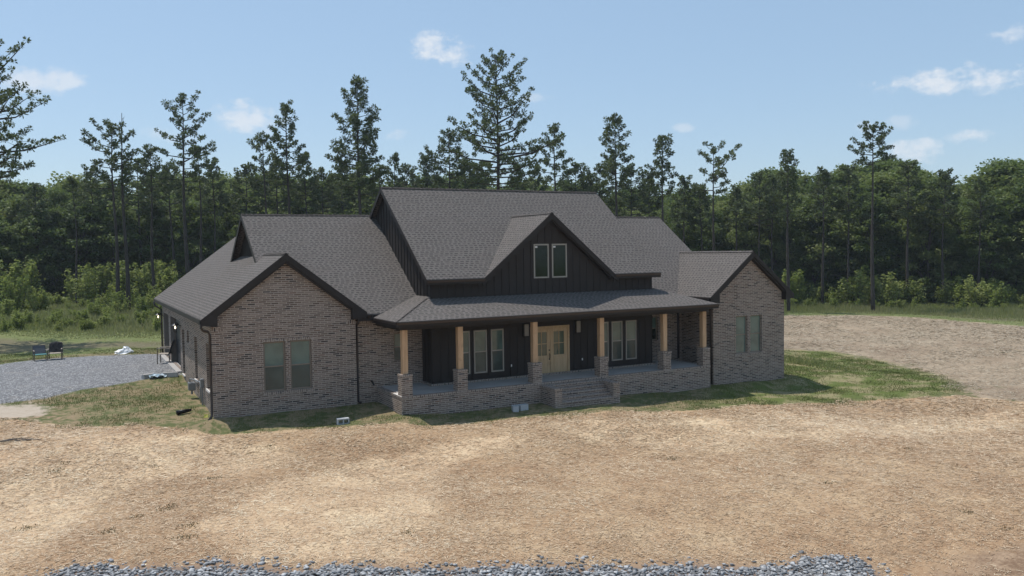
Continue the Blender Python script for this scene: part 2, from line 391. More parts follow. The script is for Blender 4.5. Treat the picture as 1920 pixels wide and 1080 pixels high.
def ground_material():
    m, g, b = mat('ground_cover')
    pos = g.n('ShaderNodeNewGeometry').outputs['Position']
    pos = g.vm('MULTIPLY', pos, (1/S, 1/S, 1/S))
    def A(n):
        x = g.n('ShaderNodeAttribute'); x.attribute_name = n; return x.outputs['Fac']
    n1 = g.noise(pos, .8, 5, .6); n2 = g.noise(pos, 3.0, 4, .65); n3 = g.noise(pos, 14., 3, .7); nb = g.noise(pos, .13, 3, .5)
    wob = g.m('ADD', g.m('MULTIPLY', g.m('SUBTRACT', n2, .5), 1.1), g.m('MULTIPLY', g.m('SUBTRACT', n1, .5), 1.6))
    wob = g.m('ADD', wob, g.m('MULTIPLY', g.m('SUBTRACT', n3, .5), .5))
    def mask(n, soft=.12, k=1.0, off=0.):
        return g.ss(g.m('ADD', g.m('ADD', A(n), off), g.m('MULTIPLY', wob, k)), -soft, soft)
    # fibres: stretched noises in three directions
    def fib(rot, sc, str_):
        mp = g.n('ShaderNodeMapping'); g.put(mp.inputs[0], pos); mp.inputs['Rotation'].default_value = (0, 0, rot); mp.inputs['Scale'].default_value = (sc*str_, sc, sc)
        return g.noise(mp.outputs[0], 1.0, 2, .7)
    f1 = fib(.3, 30, .34); f2 = fib(1.4, 27, .34); f3 = fib(2.3, 33, .36)
    fmax = g.m('MAXIMUM', g.m('MAXIMUM', f1, f2), f3)
    # straw
    tone = g.m('ADD', g.m('MULTIPLY', n1, .55), g.m('ADD', g.m('MULTIPLY', nb, .45), g.m('MULTIPLY', n2, .22)))
    straw = g.ramp(tone, [(.44, (.262, .166, .100)), (.55, (.358, .239, .149)), (.64, (.445, .316, .202)), (.76, (.56, .435, .29))])
    straw = g.mix(g.ss(fmax, .56, .74), straw, (.60, .46, .30))
    straw = g.mix(g.ss(g.m('MINIMUM', f1, f3), .28, .42, .35, 0), straw, (.20, .13, .08))
    soil = g.ss(g.noise(pos, .55, 5, .7), .60, .74)
    straw = g.mix(g.m('MULTIPLY', soil, .45), straw, (.28, .185, .12))
    spot = g.ss(g.noise(g.vm('ADD', pos, (31., 7., 0.)), 1.1, 3, .6), .70, .76)
    straw = g.mix(g.m('MULTIPLY', spot, .65), straw, (.115, .085, .05))
    thick = g.ss(g.m('ADD', A('thick'), g.m('MULTIPLY', wob, 1.1)), -.5, .5)
    straw = g.mix(1.0, straw, g.mix(thick, (.88, .83, .78), (1.19, 1.20, 1.19)), 'MULTIPLY')
    # short grass with dry patches
    gr = g.ramp(g.m('ADD', g.m('MULTIPLY', n2, .6), g.m('MULTIPLY', n3, .4)), [(.3, (.055, .075, .026)), (.5, (.085, .110, .036)), (.68, (.135, .145, .060))])
    dry = g.ss(g.m('ADD', g.m('MULTIPLY', n1, .6), g.m('MULTIPLY', n2, .65)), .55, .72)
    gr = g.mix(g.m('MULTIPLY', g.m('ADD', dry, .18, clamp=True), .95), gr, g.mix(n3, (.16, .12, .07), (.33, .26, .15)))
    # meadow behind
    me = g.ramp(g.m('ADD', g.m('MULTIPLY', n1, .6), g.m('MULTIPLY', n2, .4)), [(.3, (.11, .135, .048)), (.52, (.165, .185, .070)), (.7, (.24, .22, .11))])
    c = g.mix(mask('meadow', .6), gr, me)
    # rear field: thin straw over pinkish soil
    n5 = g.noise(pos, 6.5, 4, .75); n03 = g.noise(pos, .22, 4, .6)
    fe = g.ramp(g.m('ADD', g.m('ADD', g.m('MULTIPLY', n5, .45), g.m('MULTIPLY', n1, .2)), g.m('MULTIPLY', n03, .35)), [(.38, (.205, .148, .102)), (.47, (.275, .205, .142)), (.54, (.340, .262, .185)), (.62, (.45, .365, .265))])
    fe = g.mix(g.ss(fmax, .6, .78), fe, (.48, .41, .30))
    gp = g.ss(g.noise(pos, .35, 5, .7), .62, .72)
    fe = g.mix(g.m('MULTIPLY', gp, .55), fe, (.115, .130, .055))
    c = g.mix(mask('field', .5, 3.2), c, fe)
    lw = g.mix(g.ss(n1, .44, .62, 0, .85), g.mix(n3, (.075, .100, .024), (.145, .170, .050)), g.mix(n3, (.22, .19, .09), (.34, .28, .17)))
    c = g.mix(mask('lawn', .5, 2.6), c, lw)
    mud = g.mix(n2, (.085, .065, .048), (.21, .165, .115))
    c = g.mix(g.m('MULTIPLY', mask('mud', .9, 2.6), .7), c, mud)
    c = g.mix(mask('straw', .1, .55), c, straw)
    dirt = g.mix(g.ss(n2, .35, .65), (.205, .130, .082), (.36, .25, .165)); dirt = g.mix(g.ss(n3, .45, .7, 0, .6), dirt, (.15, .095, .06)); dirt = g.mix(g.ss(fmax, .6, .75, 0, .35), dirt, (.48, .38, .25))
    c = g.mix(mask('dirt', .6, 2.2, -.7), c, dirt)
    c = g.mix(mask('sand', .3, 1.0), c, g.mix(g.m('ADD', g.m('MULTIPLY', n2, .6), g.m('MULTIPLY', n3, .4)), (.30, .235, .175), (.56, .48, .39)))
    # gravel
    vo = g.n('ShaderNodeTexVoronoi'); g.put(vo.inputs['Vector'], pos); vo.inputs['Scale'].default_value = 11.0
    vr = g.sep(vo.outputs['Color'])[0]
    gv = g.ramp(vr, [(0, (.135, .135, .138)), (.5, (.245, .245, .25)), (1, (.42, .415, .41))])
    gv = g.mix(g.ss(vo.outputs['Distance'], .35, .62, 0, .7), gv, (.10, .10, .105))
    gv = g.mix(g.ss(n1, .55, .75, 0, .35), gv, (.30, .27, .235))
    c = g.mix(mask('drive', .12, .45), c, gv)
    halo = mask('gravel', .25, .9, .15)
    c = g.mix(g.m('MULTIPLY', halo, .6), c, (.27, .185, .125))
    c = g.mix(g.m('MULTIPLY', mask('gravel', .2, .5, -.25), .75), c, g.mix(.25, (.20, .135, .095), gv))
    g.put(b.inputs['Base Color'], c); b.inputs['Roughness'].default_value = .95; b.inputs['Specular IOR Level'].default_value = .15
    bump(g, b, g.m('ADD', g.m('ADD', g.m('MULTIPLY', n2, .6), g.m('MULTIPLY', n3, .35)), g.m('MULTIPLY', fmax, .3)), .35, .05)
    return m
go = np_mesh('ground', vv, ff, ground_material())
go['kind'] = 'structure'
for p in (go.data.polygons,): p.foreach_set('use_smooth', np.ones(len(p), bool))
meadow_sd = np.maximum(Y-26-.12*X, np.hypot(X-15, Y-5)-45)
for nm, arr in (('straw', sdist(P_straw, X, Y)), ('field', sdist(P_field, X, Y)), ('drive', sdist(P_drive, X, Y)), ('gravel', sg),
                ('dirt', np.maximum(sdist(P_dirt, X, Y), sdist(P_dirtL, X, Y))), ('mud', np.maximum(sdist(P_mud, X, Y), sdist(P_mudR, X, Y))), ('meadow', meadow_sd), ('lawn', sdist(P_lawnR, X, Y)), ('sand', sdist(P_sand, X, Y)), ('thick', np.maximum.reduce([sdist(p, X, Y) for p in P_thick]))):
    a = go.data.attributes.new(nm, 'FLOAT', 'POINT'); a.data.foreach_set('value', np.clip(arr, -30, 30).astype(np.float32).ravel())

# ---- loose cover as real geometry
def in_view(x, y, marg=1.08):
    d = np.stack([x-CAMP[0], y-CAMP[1], np.zeros_like(x)-CAMP[2]-.5], -1)
    f = d@FW; r = d@RT
    return (f > 5) & (np.abs(r/np.maximum(f, .1))*FPX < 960*marg)
def hashf(x, y, s): 
    v = np.sin(x*12.9898+y*78.233+s*37.7)*43758.5453; return v-np.floor(v)
HOUSE = [(-.3, 6.9, -.3, 21), (6, 30, .0, 15), (7.4, 26.1, -3.4, 1), (26.4, 32.4, -2.7, 15), (14.7, 19, -4.7, -3)]
def outside_house(x, y):
    ok = np.ones(x.shape, bool)
    for a, b, c, d in HOUSE: ok &= ~((x > a) & (x < b) & (y > c) & (y < d))
    return ok
def straw_cover():
    n = 640000
    t = rng.random(n); ang = (rng.random(n)-.5)*1.22
    dist = 15+t*50
    dirx = np.sin(YAW+ang); diry = np.cos(YAW+ang)
    x = CAMP[0]+dirx*dist; y = CAMP[1]+diry*dist
    sd = sdist(P_straw, x, y); gd = sdist(P_gravel, x, y); dd = sdist(P_dirt, x, y)
    k = (sd+(vnoise(x*1.2, y*1.2, 5)-.5)*1.6 > 0) & (gd < .1+(vnoise(x*2, y*2, 6)-.5)*.9) & ((dd < .8+(vnoise(x*1.5, y*1.5, 8)-.5)*3.5) | (rng.random(n) < .12))
    dens = vnoise(x*.5, y*.5, 9)*.8+vnoise(x*2.2, y*2.2, 11)*.4
    k &= rng.random(n) < np.clip(dens*1.25-.08, .12, 1)
    x, y = x[k], y[k]; n = len(x); z = Hn(x, y)+.008+rng.random(n)*.012; far = np.clip(np.hypot(x-CAMP[0], y-CAMP[1])/32, .8, 2)
    L = (.06+rng.random(n)*.15)*.5*far; w = (.0055+rng.random(n)*.006)*far
    a = rng.random(n)*PI; a = a+vnoise(x*.3, y*.3, 12)*1.0
    dx, dy = np.cos(a), np.sin(a); tz = (rng.random(n)-.4)*.14
    c = np.stack([x, y, z], 1); d = np.stack([dx*L, dy*L, tz*L], 1); s = np.stack([-dy*w, dx*w, (rng.random(n)-.5)*w], 1)
    V = np.stack([c-d-s, c+d-s, c+d+s, c-d+s], 1).reshape(-1, 3)
    F = np.arange(4*n).reshape(n, 4)
    tone = np.repeat(rng.random(n)**1.3*.8+.2*vnoise(x*.4, y*.4, 13)+np.clip(np.maximum.reduce([sdist(p, x, y) for p in P_thick]), -.6, .6)*.14+.06, 4)
    o = np_mesh('straw', V, F, M['straw'], tone)
    tag(o, kind='stuff', label='loose golden straw mulch strewn over the whole front yard', cat='straw')
straw_cover()
def field_cover():
    n = 170000
    dist = 42+rng.random(n)*85; ang = rng.uniform(.10, .62, n)
    x = CAMP[0]+np.sin(YAW+ang)*dist; y = CAMP[1]+np.cos(YAW+ang)*dist
    k = (sdist(P_field, x, y)+(vnoise(x*.8, y*.8, 51)-.5)*4 > 0) & outside_house(x, y)
    dens = vnoise(x*.25, y*.25, 52)+.5*vnoise(x*1.3, y*1.3, 53); k &= rng.random(n) < np.clip(dens*1.3-.45, .04, 1)
    x, y, dist = x[k], y[k], dist[k]; n = len(x); z = Hn(x, y)+.008+rng.random(n)*.01; fr = dist/60
    L = (.10+rng.random(n)*.22)*.5*fr; w = (.010+rng.random(n)*.014)*fr; a = rng.random(n)*PI
    dx, dy = np.cos(a), np.sin(a); c = np.stack([x, y, z], 1); d = np.stack([dx*L, dy*L, (rng.random(n)-.4)*L*.15], 1); s = np.stack([-dy*w, dx*w, (rng.random(n)-.5)*w*.8], 1)
    V = np.stack([c-d-s, c+d-s, c+d+s, c-d+s], 1).reshape(-1, 3)
    o = np_mesh('stubble', V, np.arange(4*n).reshape(n, 4), M['stubble'], np.repeat(rng.random(n), 4))
    tag(o, kind='stuff', label='thin pale straw and stubble scattered over the cleared lot on the right', cat='stubble')
field_cover()
def blades(name, x, y, z, h, w, matl, label, cat, lean=.35, tonef=None):
    n = len(x); a = rng.random(n)*2*PI
    base = np.stack([x, y, z], 1); s = np.stack([np.cos(a)*w, np.sin(a)*w, np.zeros(n)], 1)
    b = rng.random(n)*2*PI; l = lean*h*rng.random(n)
    tip = base+np.stack([np.cos(b)*l, np.sin(b)*l, h], 1); mid = base+np.stack([np.cos(b)*l*.35, np.sin(b)*l*.35, h*.55], 1)
    V = np.stack([base-s, base+s, mid+s*.8, tip, mid-s*.8], 1).reshape(-1, 3)
    F = np.arange(5*n).reshape(n, 5)
    tone = np.repeat(tonef if tonef is not None else rng.random(n), 5)
    o = np_mesh(name, V, F, matl, tone); tag(o, kind='stuff', label=label, cat=cat); return o
def grass_cover():
    n = 620000
    x = rng.uniform(-14, 46, n); y = rng.uniform(-10, 28, n)
    k = outside_house(x, y) & in_view(x, y)
    x, y = x[k], y[k]
    st = sdist(P_straw, x, y); fi = sdist(P_field, x, y); dr = sdist(P_drive, x, y); di = sdist(P_dirtL, x, y); mu = sdist(P_mud, x, y); lw = sdist(P_lawnR, x, y)
    nz = (vnoise(x*.9, y*.9, 20)-.5)
    k = (st+nz*1.6 < .3) & (fi+nz*3.5 < .1) & (dr+nz*.5 < .0) & (di+nz < -.1) & (mu < nz)
    d = vnoise(x*.55, y*.55, 21)+.35*(vnoise(x*2.5, y*2.5, 22)-.5)
    lawn = np.clip(lw*2, 0, 1)
    k &= rng.random(len(x)) < np.clip((d-.36+lawn*.10)*3.0, .06, 1)
    x, y, d, lawn = x[k], y[k], d[k], lawn[k]; n = len(x)
    h = (.03+.075*rng.random(n))*(.6+.8*vnoise(x*.8, y*.8, 23)); w = .005+.008*rng.random(n)
    blades('grass', x, y, Hn(x, y)-.01, h, w, M['grass'], 'short green grass growing along the foot of the house', 'grass', .6, np.clip(rng.random(n)*.5+.55*(1-d)-.12*lawn, 0, 1))
grass_cover()
def meadow_cover():
    n = 430000
    dist = 58+rng.random(n)**.9*85; ang = (rng.random(n)-.5)*1.2
    x = CAMP[0]+np.sin(YAW+ang)*dist; y = CAMP[1]+np.cos(YAW+ang)*dist
    fi = sdist(P_field, x, y); dr = sdist(P_drive, x, y); mu = sdist(P_mud, x, y)
    nz = (vnoise(x*.3, y*.3, 30)-.5)*5
    k = outside_house(x, y) & (fi < -.5+nz*.6) & (dr < -.6) & (mu < .5+nz)
    behind = (x > 4) & (x < 38) & (y < 45)
    k &= ~behind
    k2 = k; x, y = x[k], y[k]; fi = fi[k]; mu = mu[k]; n = len(x)
    g = vnoise(x*.22, y*.22, 31)
    tall = np.clip((-fi-4)/7, .18, 1)*np.clip((-mu-1.5)/8, .2, 1)
    tall = np.where((fi > -4) | (mu > -1.5) | (dr[k2] > -9), .07, tall); h = (.22+1.1*g*rng.random(n))*tall+.06; w = (.022+.03*rng.random(n))*np.where(tall < .1, .6, 1)
    blades('tall_weeds', x, y, Hn(x, y)-.05, h, w, M['weed'], 'tall yellow-green weeds and grass between the lot and the wood', 'weeds', .5, np.clip(rng.random(n)*.6+.5*(vnoise(x*.1, y*.1, 32)), 0, 1))
meadow_cover()
def stones():
    # irregular stones laid as one gravel heap along the front edge
    n = 330000
    x = rng.uniform(-13, 16, n); y = rng.uniform(-32, -11, n)
    d_ = np.stack([x-CAMP[0], y-CAMP[1], np.full(n, -CAMP[2]-1.1)], -1); f_ = d_@FW; py_ = 540-FPX*(d_@UPV)/np.maximum(f_, .1)
    k = (f_ > 4) & (py_ < 1165) & (py_ > 1020); x, y = x[k], y[k]; n = len(x)
    sd = sdist(P_gravel, x, y)+(vnoise(x*1.6, y*1.6, 40)-.5)*1.1-.1
    k = ((sd > .14) & (rng.random(n) < .8)) | ((sd > -.35) & (rng.random(n) < .10)); k &= in_view(x, y, 1.1)
    x, y = x[k], y[k]; n = len(x)
    oct_ = np.array([(1, 0, 0), (-1, 0, 0), (0, 1, 0), (0, -1, 0), (0, 0, 1), (0, 0, -1), (.6, .6, .6), (-.6, .6, .6), (.6, -.6, .6), (-.6, -.6, .6)], float)
    tri = np.array([(0, 6, 8), (6, 0, 2), (2, 7, 6), (7, 2, 1), (1, 9, 7), (9, 1, 3), (3, 8, 9), (8, 3, 0), (4, 6, 7), (4, 7, 9), (4, 9, 8), (4, 8, 6), (5, 2, 0), (5, 1, 2), (5, 3, 1), (5, 0, 3)])
    r = .018+.058*rng.random(n)**3.0
    J = oct_[None]*(.55+.8*rng.random((n, 10, 1)))
    J[..., 2] *= .5
    a = rng.random(n)*2*PI; ca, sa = np.cos(a)[:, None], np.sin(a)[:, None]; st = (.8+.6*rng.random(n))[:, None]
    X_ = J[..., 0]*st; Y_ = J[..., 1]
    Jr = np.stack([X_*ca-Y_*sa, X_*sa+Y_*ca, J[..., 2]], -1)
    tl = (rng.random((n, 1))-.5)*.9; Jr[..., 2] += Jr[..., 0]*tl
    sgd = sdist(P_gravel, x, y)
    V = Jr*r[:, None, None]+np.stack([x, y, Hn(x, y)+np.clip(sgd, 0, .6)*.08+r*.35], -1)[:, None, :]
    F = (tri[None]+(np.arange(n)*10)[:, None, None]).reshape(-1, 3)
    m, g, b = mat('crushed_stone')
    at = g.n('ShaderNodeAttribute'); at.attribute_name = 'tone'
    c = g.ramp(at.outputs['Fac'], [(0, (.13, .13, .13)), (.45, (.25, .25, .252)), (.85, (.38, .38, .38)), (1, (.54, .535, .53))])
    g.put(b.inputs['Base Color'], c); b.inputs['Roughness'].default_value = .85
    o = np_mesh('gravel', V.reshape(-1, 3), F, m, np.repeat(rng.random(n), 10))
    tag(o, kind='stuff', label='loose blue-grey crushed stone along the front edge of the straw', cat='gravel')
stones()
def dry_tufts():
    xs, ys, hs = [], [], []
    for px, py, w_ in ((105, 883, .5), (290, 873, .35), (400, 897, .5), (316, 952, .6), (50, 991, .5), (204, 997, .55), (467, 850, .3), (504, 837, .4), (345, 1008, .5), (355, 985, .45), (262, 968, .4), (120, 868, .4), (1262, 860, .5), (1060, 852, .3), (1445, 800, .3), (1700, 842, .4), (1815, 960, .4), (1885, 990, .35), (760, 1000, .4), (1550, 905, .4), (1385, 880, .35), (690, 795, .3)):
        g_ = ground_at(px, py); m = int(160*w_)
        xs.append(g_[0]+rng.normal(size=m)*w_*.34); ys.append(g_[1]+rng.normal(size=m)*w_*.30); hs.append(rng.uniform(.02, .07, m)*w_*2)
    x = np.concatenate(xs); y = np.concatenate(ys); h = np.concatenate(hs)
    blades('dry_tufts', x, y, Hn(x, y), h, np.full(len(x), .012), M['tuft'], 'small dark brown clumps of wilted weeds dotted over the straw', 'weeds', .9)
dry_tufts()

# ------------------------------------------------------------------ the house
house = empty('brick_house', (0, 0, 0), 0, 'single-storey brick house with dark board gable, grey shingle roofs and a long columned front porch', 'house')
CX = 16.76; W1 = 6.57; XK0, XK1 = 10.05, 23.48; YK = -1.055; YB = .2; PY = -3.16; ZF = .68; XW0, XW1, YW = 26.63, 32.16, -2.54
PX0, PX1 = 7.65, 25.86
e = .46; pl = .7572; ZL = 4.43; ZR1 = 7.27; RX = W1/2
pm = .697; ZM0 = 4.30; YM0 = -.2; YM = 7.07; ZM = 9.37
pk = .77; ZK0 = 5.9; YK0 = -1.4; YKR = 4.95; ZKR = ZK0+pk*(YKR-YK0)
pw = .788; ZWE = 4.45; ZWR = 6.99; WX = (XW0+XW1)/2; WE0, WE1 = XW0-.46, XW1+.46

def sheet(mb, org, ud, nd, W, z0, z1, holes, depth=.12):
    """front face cells of a wall with reveals at its openings; org=(x,y), ud/nd 2-D unit vectors, nd outward"""
    us = sorted({0, W, *[h[0] for h in holes], *[h[1] for h in holes]}); zs = sorted({z0, z1, *[h[2] for h in holes], *[h[3] for h in holes]})
    P = lambda u, z, d=0: (org[0]+ud[0]*u-nd[0]*d, org[1]+ud[1]*u-nd[1]*d, z)
    for i in range(len(us)-1):
        for j in range(len(zs)-1):
            um, zm = (us[i]+us[i+1])/2, (zs[j]+zs[j+1])/2
            if any(h[0] < um < h[1] and h[2] < zm < h[3] for h in holes): continue
            mb.add([P(us[i], zs[j]), P(us[i+1], zs[j]), P(us[i+1], zs[j+1]), P(us[i], zs[j+1])], [(0, 1, 2, 3)])
    for a, b, c, d in holes:
        for q in (((a, c), (b, c)), ((b, c), (b, d)), ((b, d), (a, d)), ((a, d), (a, c))):
            mb.add([P(*q[0]), P(*q[1]), P(*q[1], depth), P(*q[0], depth)], [(0, 1, 2, 3)])
def window(org, ud, nd, a, b, c, d, rec, fm, ph, plo, fw=.055, rail=True, mid=None, parent=house, label=None, proud=.0, out=.0):
    """one window: frame with its panes. a,b along the wall; c,d heights; rec = depth behind the wall face"""
    P = lambda u, z, dd: (org[0]+ud[0]*u-nd[0]*dd, org[1]+ud[1]*u-nd[1]*dd, z)
    def bar(mb, u0, u1, z0, z1, d0, d1):
        vs = [P(u, z, dd) for dd in (d0, d1) for z in (z0, z1) for u in (u0, u1)]
        mb.add(vs, [(0, 1, 3, 2), (4, 6, 7, 5), (0, 4, 5, 1), (2, 3, 7, 6), (0, 2, 6, 4), (1, 5, 7, 3)])
    f = MB(); d0, d1 = rec-out, rec+.06
    bar(f, a, a+fw, c, d, d0, d1); bar(f, b-fw, b, c, d, d0, d1); bar(f, a+fw, b-fw, c, c+fw, d0, d1); bar(f, a+fw, b-fw, d-fw, d, d0, d1)
    zm = mid if mid else (c+d)/2
    if rail: bar(f, a+fw, b-fw, zm-.03, zm+.03, d0+.012, d1)
    w = f.build('window', fm, parent)
    if label: w['label'] = label
    if rail:
        q = MB(); bar(q, a+fw, b-fw, zm+.03, d-fw, d0+.03, d0+.045); q.build('pane', ph, w)
        q = MB(); bar(q, a+fw, b-fw, c+fw, zm-.03, d0+.035, d0+.05); q.build('pane', plo, w)
    else:
        q = MB(); bar(q, a+fw, b-fw, c+fw, d-fw, d0+.03, d0+.045); q.build('pane', ph, w)
    return w
FX, NF = (1, 0), (0, -1)      # walls that face the camera
SY, NL = (0, 1), (-1, 0)      # walls that face left

# --- brick walls
# left wing front
w = MB()
HL = [(2.22, 3.21, .95, 3.25), (3.43, 4.42, .95, 3.25)]
sheet(w, (0, 0), FX, NF, W1, -1.5, 4.08, HL)
zt = lambda x: ZL+pl*(x+e if x < RX else W1+e-x)-.06
w.add([(0, 0, 4.08), (W1, 0, 4.08), (W1, 0, zt(W1)), (RX, 0, zt(RX)), (0, 0, zt(0))], [(0, 1, 2, 3, 4)])
w.build('wall', M['brick'], house, fix=False)
for h in HL: window((0, 0), FX, NF, *h, .09, M['frame_dark'], M['pane_hi'], M['pane_lo'], fw=.075)
# left side
w = MB()
HS = [(.75, 1.75, 1.1, 3.22), (4.7, 5.6, 1.07, 3.2), (7.7, 8.5, 2.65, 3.25), (9.6, 10.55, .72, 3.2), (11.4, 16.1, .78, 3.56), (17.15, 19.9, .78, 3.54)]
sheet(w, (0, 0), SY, NL, 20.7, -1.5, 4.3, HS, .16)
w.build('wall', M['brick'], house, fix=False)
for h in HS[:3]: window((0, 0), SY, NL, *h, .13, M['frame_dark'], M['pane_hi'], M['pane_lo'], fw=.06)
for i, h in enumerate(HS[3:]):
    d = MB()
    if i == 0:
        d.box(.12, .17, h[0], h[1], h[2], h[3]); dd = d.build('side_door', M['trim'], house)
        k = MB().tube([(.05, 9.75, 1.75), (.12, 9.75, 1.75)], .035).build('handle', M['greymetal'], dd)
    else:
        nrow = 4
        for r in range(nrow):
            za = h[2]+(h[3]-h[2])*r/nrow
            d.box(.28, .33, h[0]-.03, h[1]+.03, za+.012, za+(h[3]-h[2])/nrow-.012, .01)
        d.box(.33, .36, h[0]-.03, h[1]+.03, h[2], h[3])
        dd = d.build('garage_door', M['garage'], house)
        for yy in (h[0], h[1]):
            j = MB().box(-.015, .28, yy-.05 if yy == h[1] else yy-.004, yy+.004 if yy == h[1] else yy+.05, h[2], h[3]-.004)
            j.build('door_jamb', M['soffit'], dd)
for h in (HS[0], HS[1], HS[3]):
    MB().box(-.06, .12, h[0]-.05, h[1]+.05, h[2]-.09, h[2]-.003).build('sill', M['pale'], house)
MB().box(-.30, .25, 11.2, 20.2, .2, .76).build('garage_apron', M['concrete'], house)
# back and far sides, closing the volume
w = MB(); sheet(w, (0, 20.7), FX, (0, 1), 12.1, -1.5, 4.3, [])
w.add([(0, 20.7, 4.3), (12.1, 20.7, 4.3), (6.07, 20.7, 9.2)], [(0, 1, 2)]); sheet(w, (12.1, 13.9), SY, (1, 0), 6.8, -1.5, 4.3, []); sheet(w, (12.1, 13.9), FX, (0, 1), XW1-12.1, -1.5, 4.3, [])
sheet(w, (XW1, YW), SY, (1, 0), 13.9-YW, -1.5, 4.3, [])
w.add([(WE0+.4, 13.9, 4.3), (WE1-.4, 13.9, 4.3), (WX, 13.9, ZWR-.1)], [(0, 1, 2)])
w.build('wall', M['brick'], house, fix=False)
# recess walls either side of the dark centre block
w = MB(); HR = [(8.55-W1, 9.3-W1, 1.86, 3.27)]
sheet(w, (W1, YB), FX, NF, XK0-W1, -1.5, 4.2, HR); w.add([(W1, 0, -1.5), (W1, YB, -1.5), (W1, YB, 4.4), (W1, 0, 4.4)], [(0, 1, 2, 3)])
w.build('wall', M['brick'], house, fix=False)
window((W1, YB), FX, NF, *HR[0], .09, M['frame_dark'], M['pane_hi'], M['pane_lo'], fw=.07)
w = MB(); HR = [(24.08-XK1, 24.86-XK1, 1.86, 3.27)]
sheet(w, (XK1, YB), FX, NF, XW0-XK1, -1.5, 4.2, HR); w.build('wall', M['brick'], house, fix=False)
window((XK1, YB), FX, NF, *HR[0], .09, M['frame_dark'], M['pane_hi'], M['pane_dark'], fw=.07)
# right wing front and its left side
w = MB(); HW = [(28.34-XW0, 29.22-XW0, 1.08, 3.26), (29.45-XW0, 30.36-XW0, 1.08, 3.26)]
sheet(w, (XW0, YW), FX, NF, XW1-XW0, -2.0, 4.1, HW)
zt2 = lambda x: ZWE+pw*(x-WE0 if x < WX else WE1-x)-.06
w.add([(XW0, YW, 4.1), (XW1, YW, 4.1), (XW1, YW, zt2(XW1)), (WX, YW, zt2(WX)), (XW0, YW, zt2(XW0))], [(0, 1, 2, 3, 4)])
w.build('wall', M['brick'], house, fix=False)
for h in HW: window((XW0, YW), FX, NF, *h, .09, M['frame_dark'], M['pane_hi'], M['pane_hi'], fw=.06)
w = MB(); sheet(w, (XW0, YW), SY, NL, YB-YW, -2.0, 4.45, []); w.build('wall', M['brick'], house, fix=False)
# soldier courses, sills and window surrounds in the brick
s_ = MB()
s_.box(W1+.04, 7.75, YB-.012, YB, 3.83, 4.08)
s_.box(.005, .42, -.012, 0, 3.86, 4.06); s_.box(W1-.42, W1-.005, -.012, 0, 3.86, 4.06)
s_.pieces('soldier_course', M['soldier'], house)
s_ = MB()
for (x0, x1, c, d, yy) in ((2.22, 3.21, .95, 3.25, 0), (3.43, 4.42, .95, 3.25, 0), (28.34, 29.22, 1.08, 3.26, YW), (29.45, 30.36, 1.08, 3.26, YW)):
    s_.box(x0-.09, x1+.09, yy-.022, yy+.08, c-.13, c-.002); s_.box(x0-.09, x1+.09, yy-.014, yy, d+.002, d+.12)
s_.pieces('brick_sill', M['rowlock'], house)
s_ = MB()
for (x0, x1, c, d, yy) in ((2.22, 3.21, .95, 3.25, 0), (3.43, 4.42, .95, 3.25, 0), (28.34, 29.22, 1.08, 3.26, YW), (29.45, 30.36, 1.08, 3.26, YW)):
    s_.box(x0-.09, x0-.002, yy-.012, yy, c, d); s_.box(x1+.002, x1+.09, yy-.012, yy, c, d)
s_.pieces('brick_jamb', brick_mat('jamb_brick', L=.2, Hh=.09), house)

# --- dark board and batten walls
b_ = MB()
XL = [11.36, 12.31, 13.27]; XR = [19.75, 20.68, 21.63]; WW = .73
HB = [(x-XK0, x+WW-XK0, 1.10, 3.27) for x in XL+XR]+[(15.56-XK0, 17.96-XK0, ZF, 3.25)]
sheet(b_, (XK0, YK), FX, NF, XK1-XK0, ZF, 4.6, HB, .06)
HU = [(15.83-XK0, 16.74-XK0, 5.78, 7.56), (16.93-XK0, 17.85-XK0, 5.78, 7.56)]
sheet(b_, (XK0, YK), FX, NF, XK1-XK0, 4.6, 5.85, [(a, b, 5.78, 5.85) for a, b, _, _ in HU], .06)
b_.v, b_.f = b_.v, b_.f
sd_ = .828; DE0, DE1 = CX-3.95, CX+3.95
zd = lambda x: ZK0+sd_*(3.95-abs(x-CX))-.05
# gable triangle in vertical strips around the two windows
cuts = sorted({DE0+.1, DE1-.1, CX, 15.83, 16.74, 16.93, 17.85})
for x0, x1 in zip(cuts[:-1], cuts[1:]):
    if any(abs(x0-a-XK0) < 1e-6 for a, _, _, _ in HU):
        b_.add([(x0, YK, 7.56), (x1, YK, 7.56), (x1, YK, zd(x1)), (x0, YK, zd(x0))], [(0, 1, 2, 3)])
    else: b_.add([(x0, YK, 5.85), (x1, YK, 5.85), (x1, YK, max(5.85, zd(x1))), (x0, YK, max(5.85, zd(x0)))], [(0, 1, 2, 3)])
# sides
zk = lambda y: (ZK0+pk*(y-YK0) if y < YKR else ZK0+pk*(2*YKR-y-YK0))-.07
for xs in (XK0, XK1):
    b_.add([(xs, YK, ZF-.2), (xs, 2*YKR-YK, ZF-.2), (xs, 2*YKR-YK, zk(2*YKR-YK)), (xs, YKR, zk(YKR)), (xs, YK, zk(YK))], [(0, 1, 2, 3, 4)])
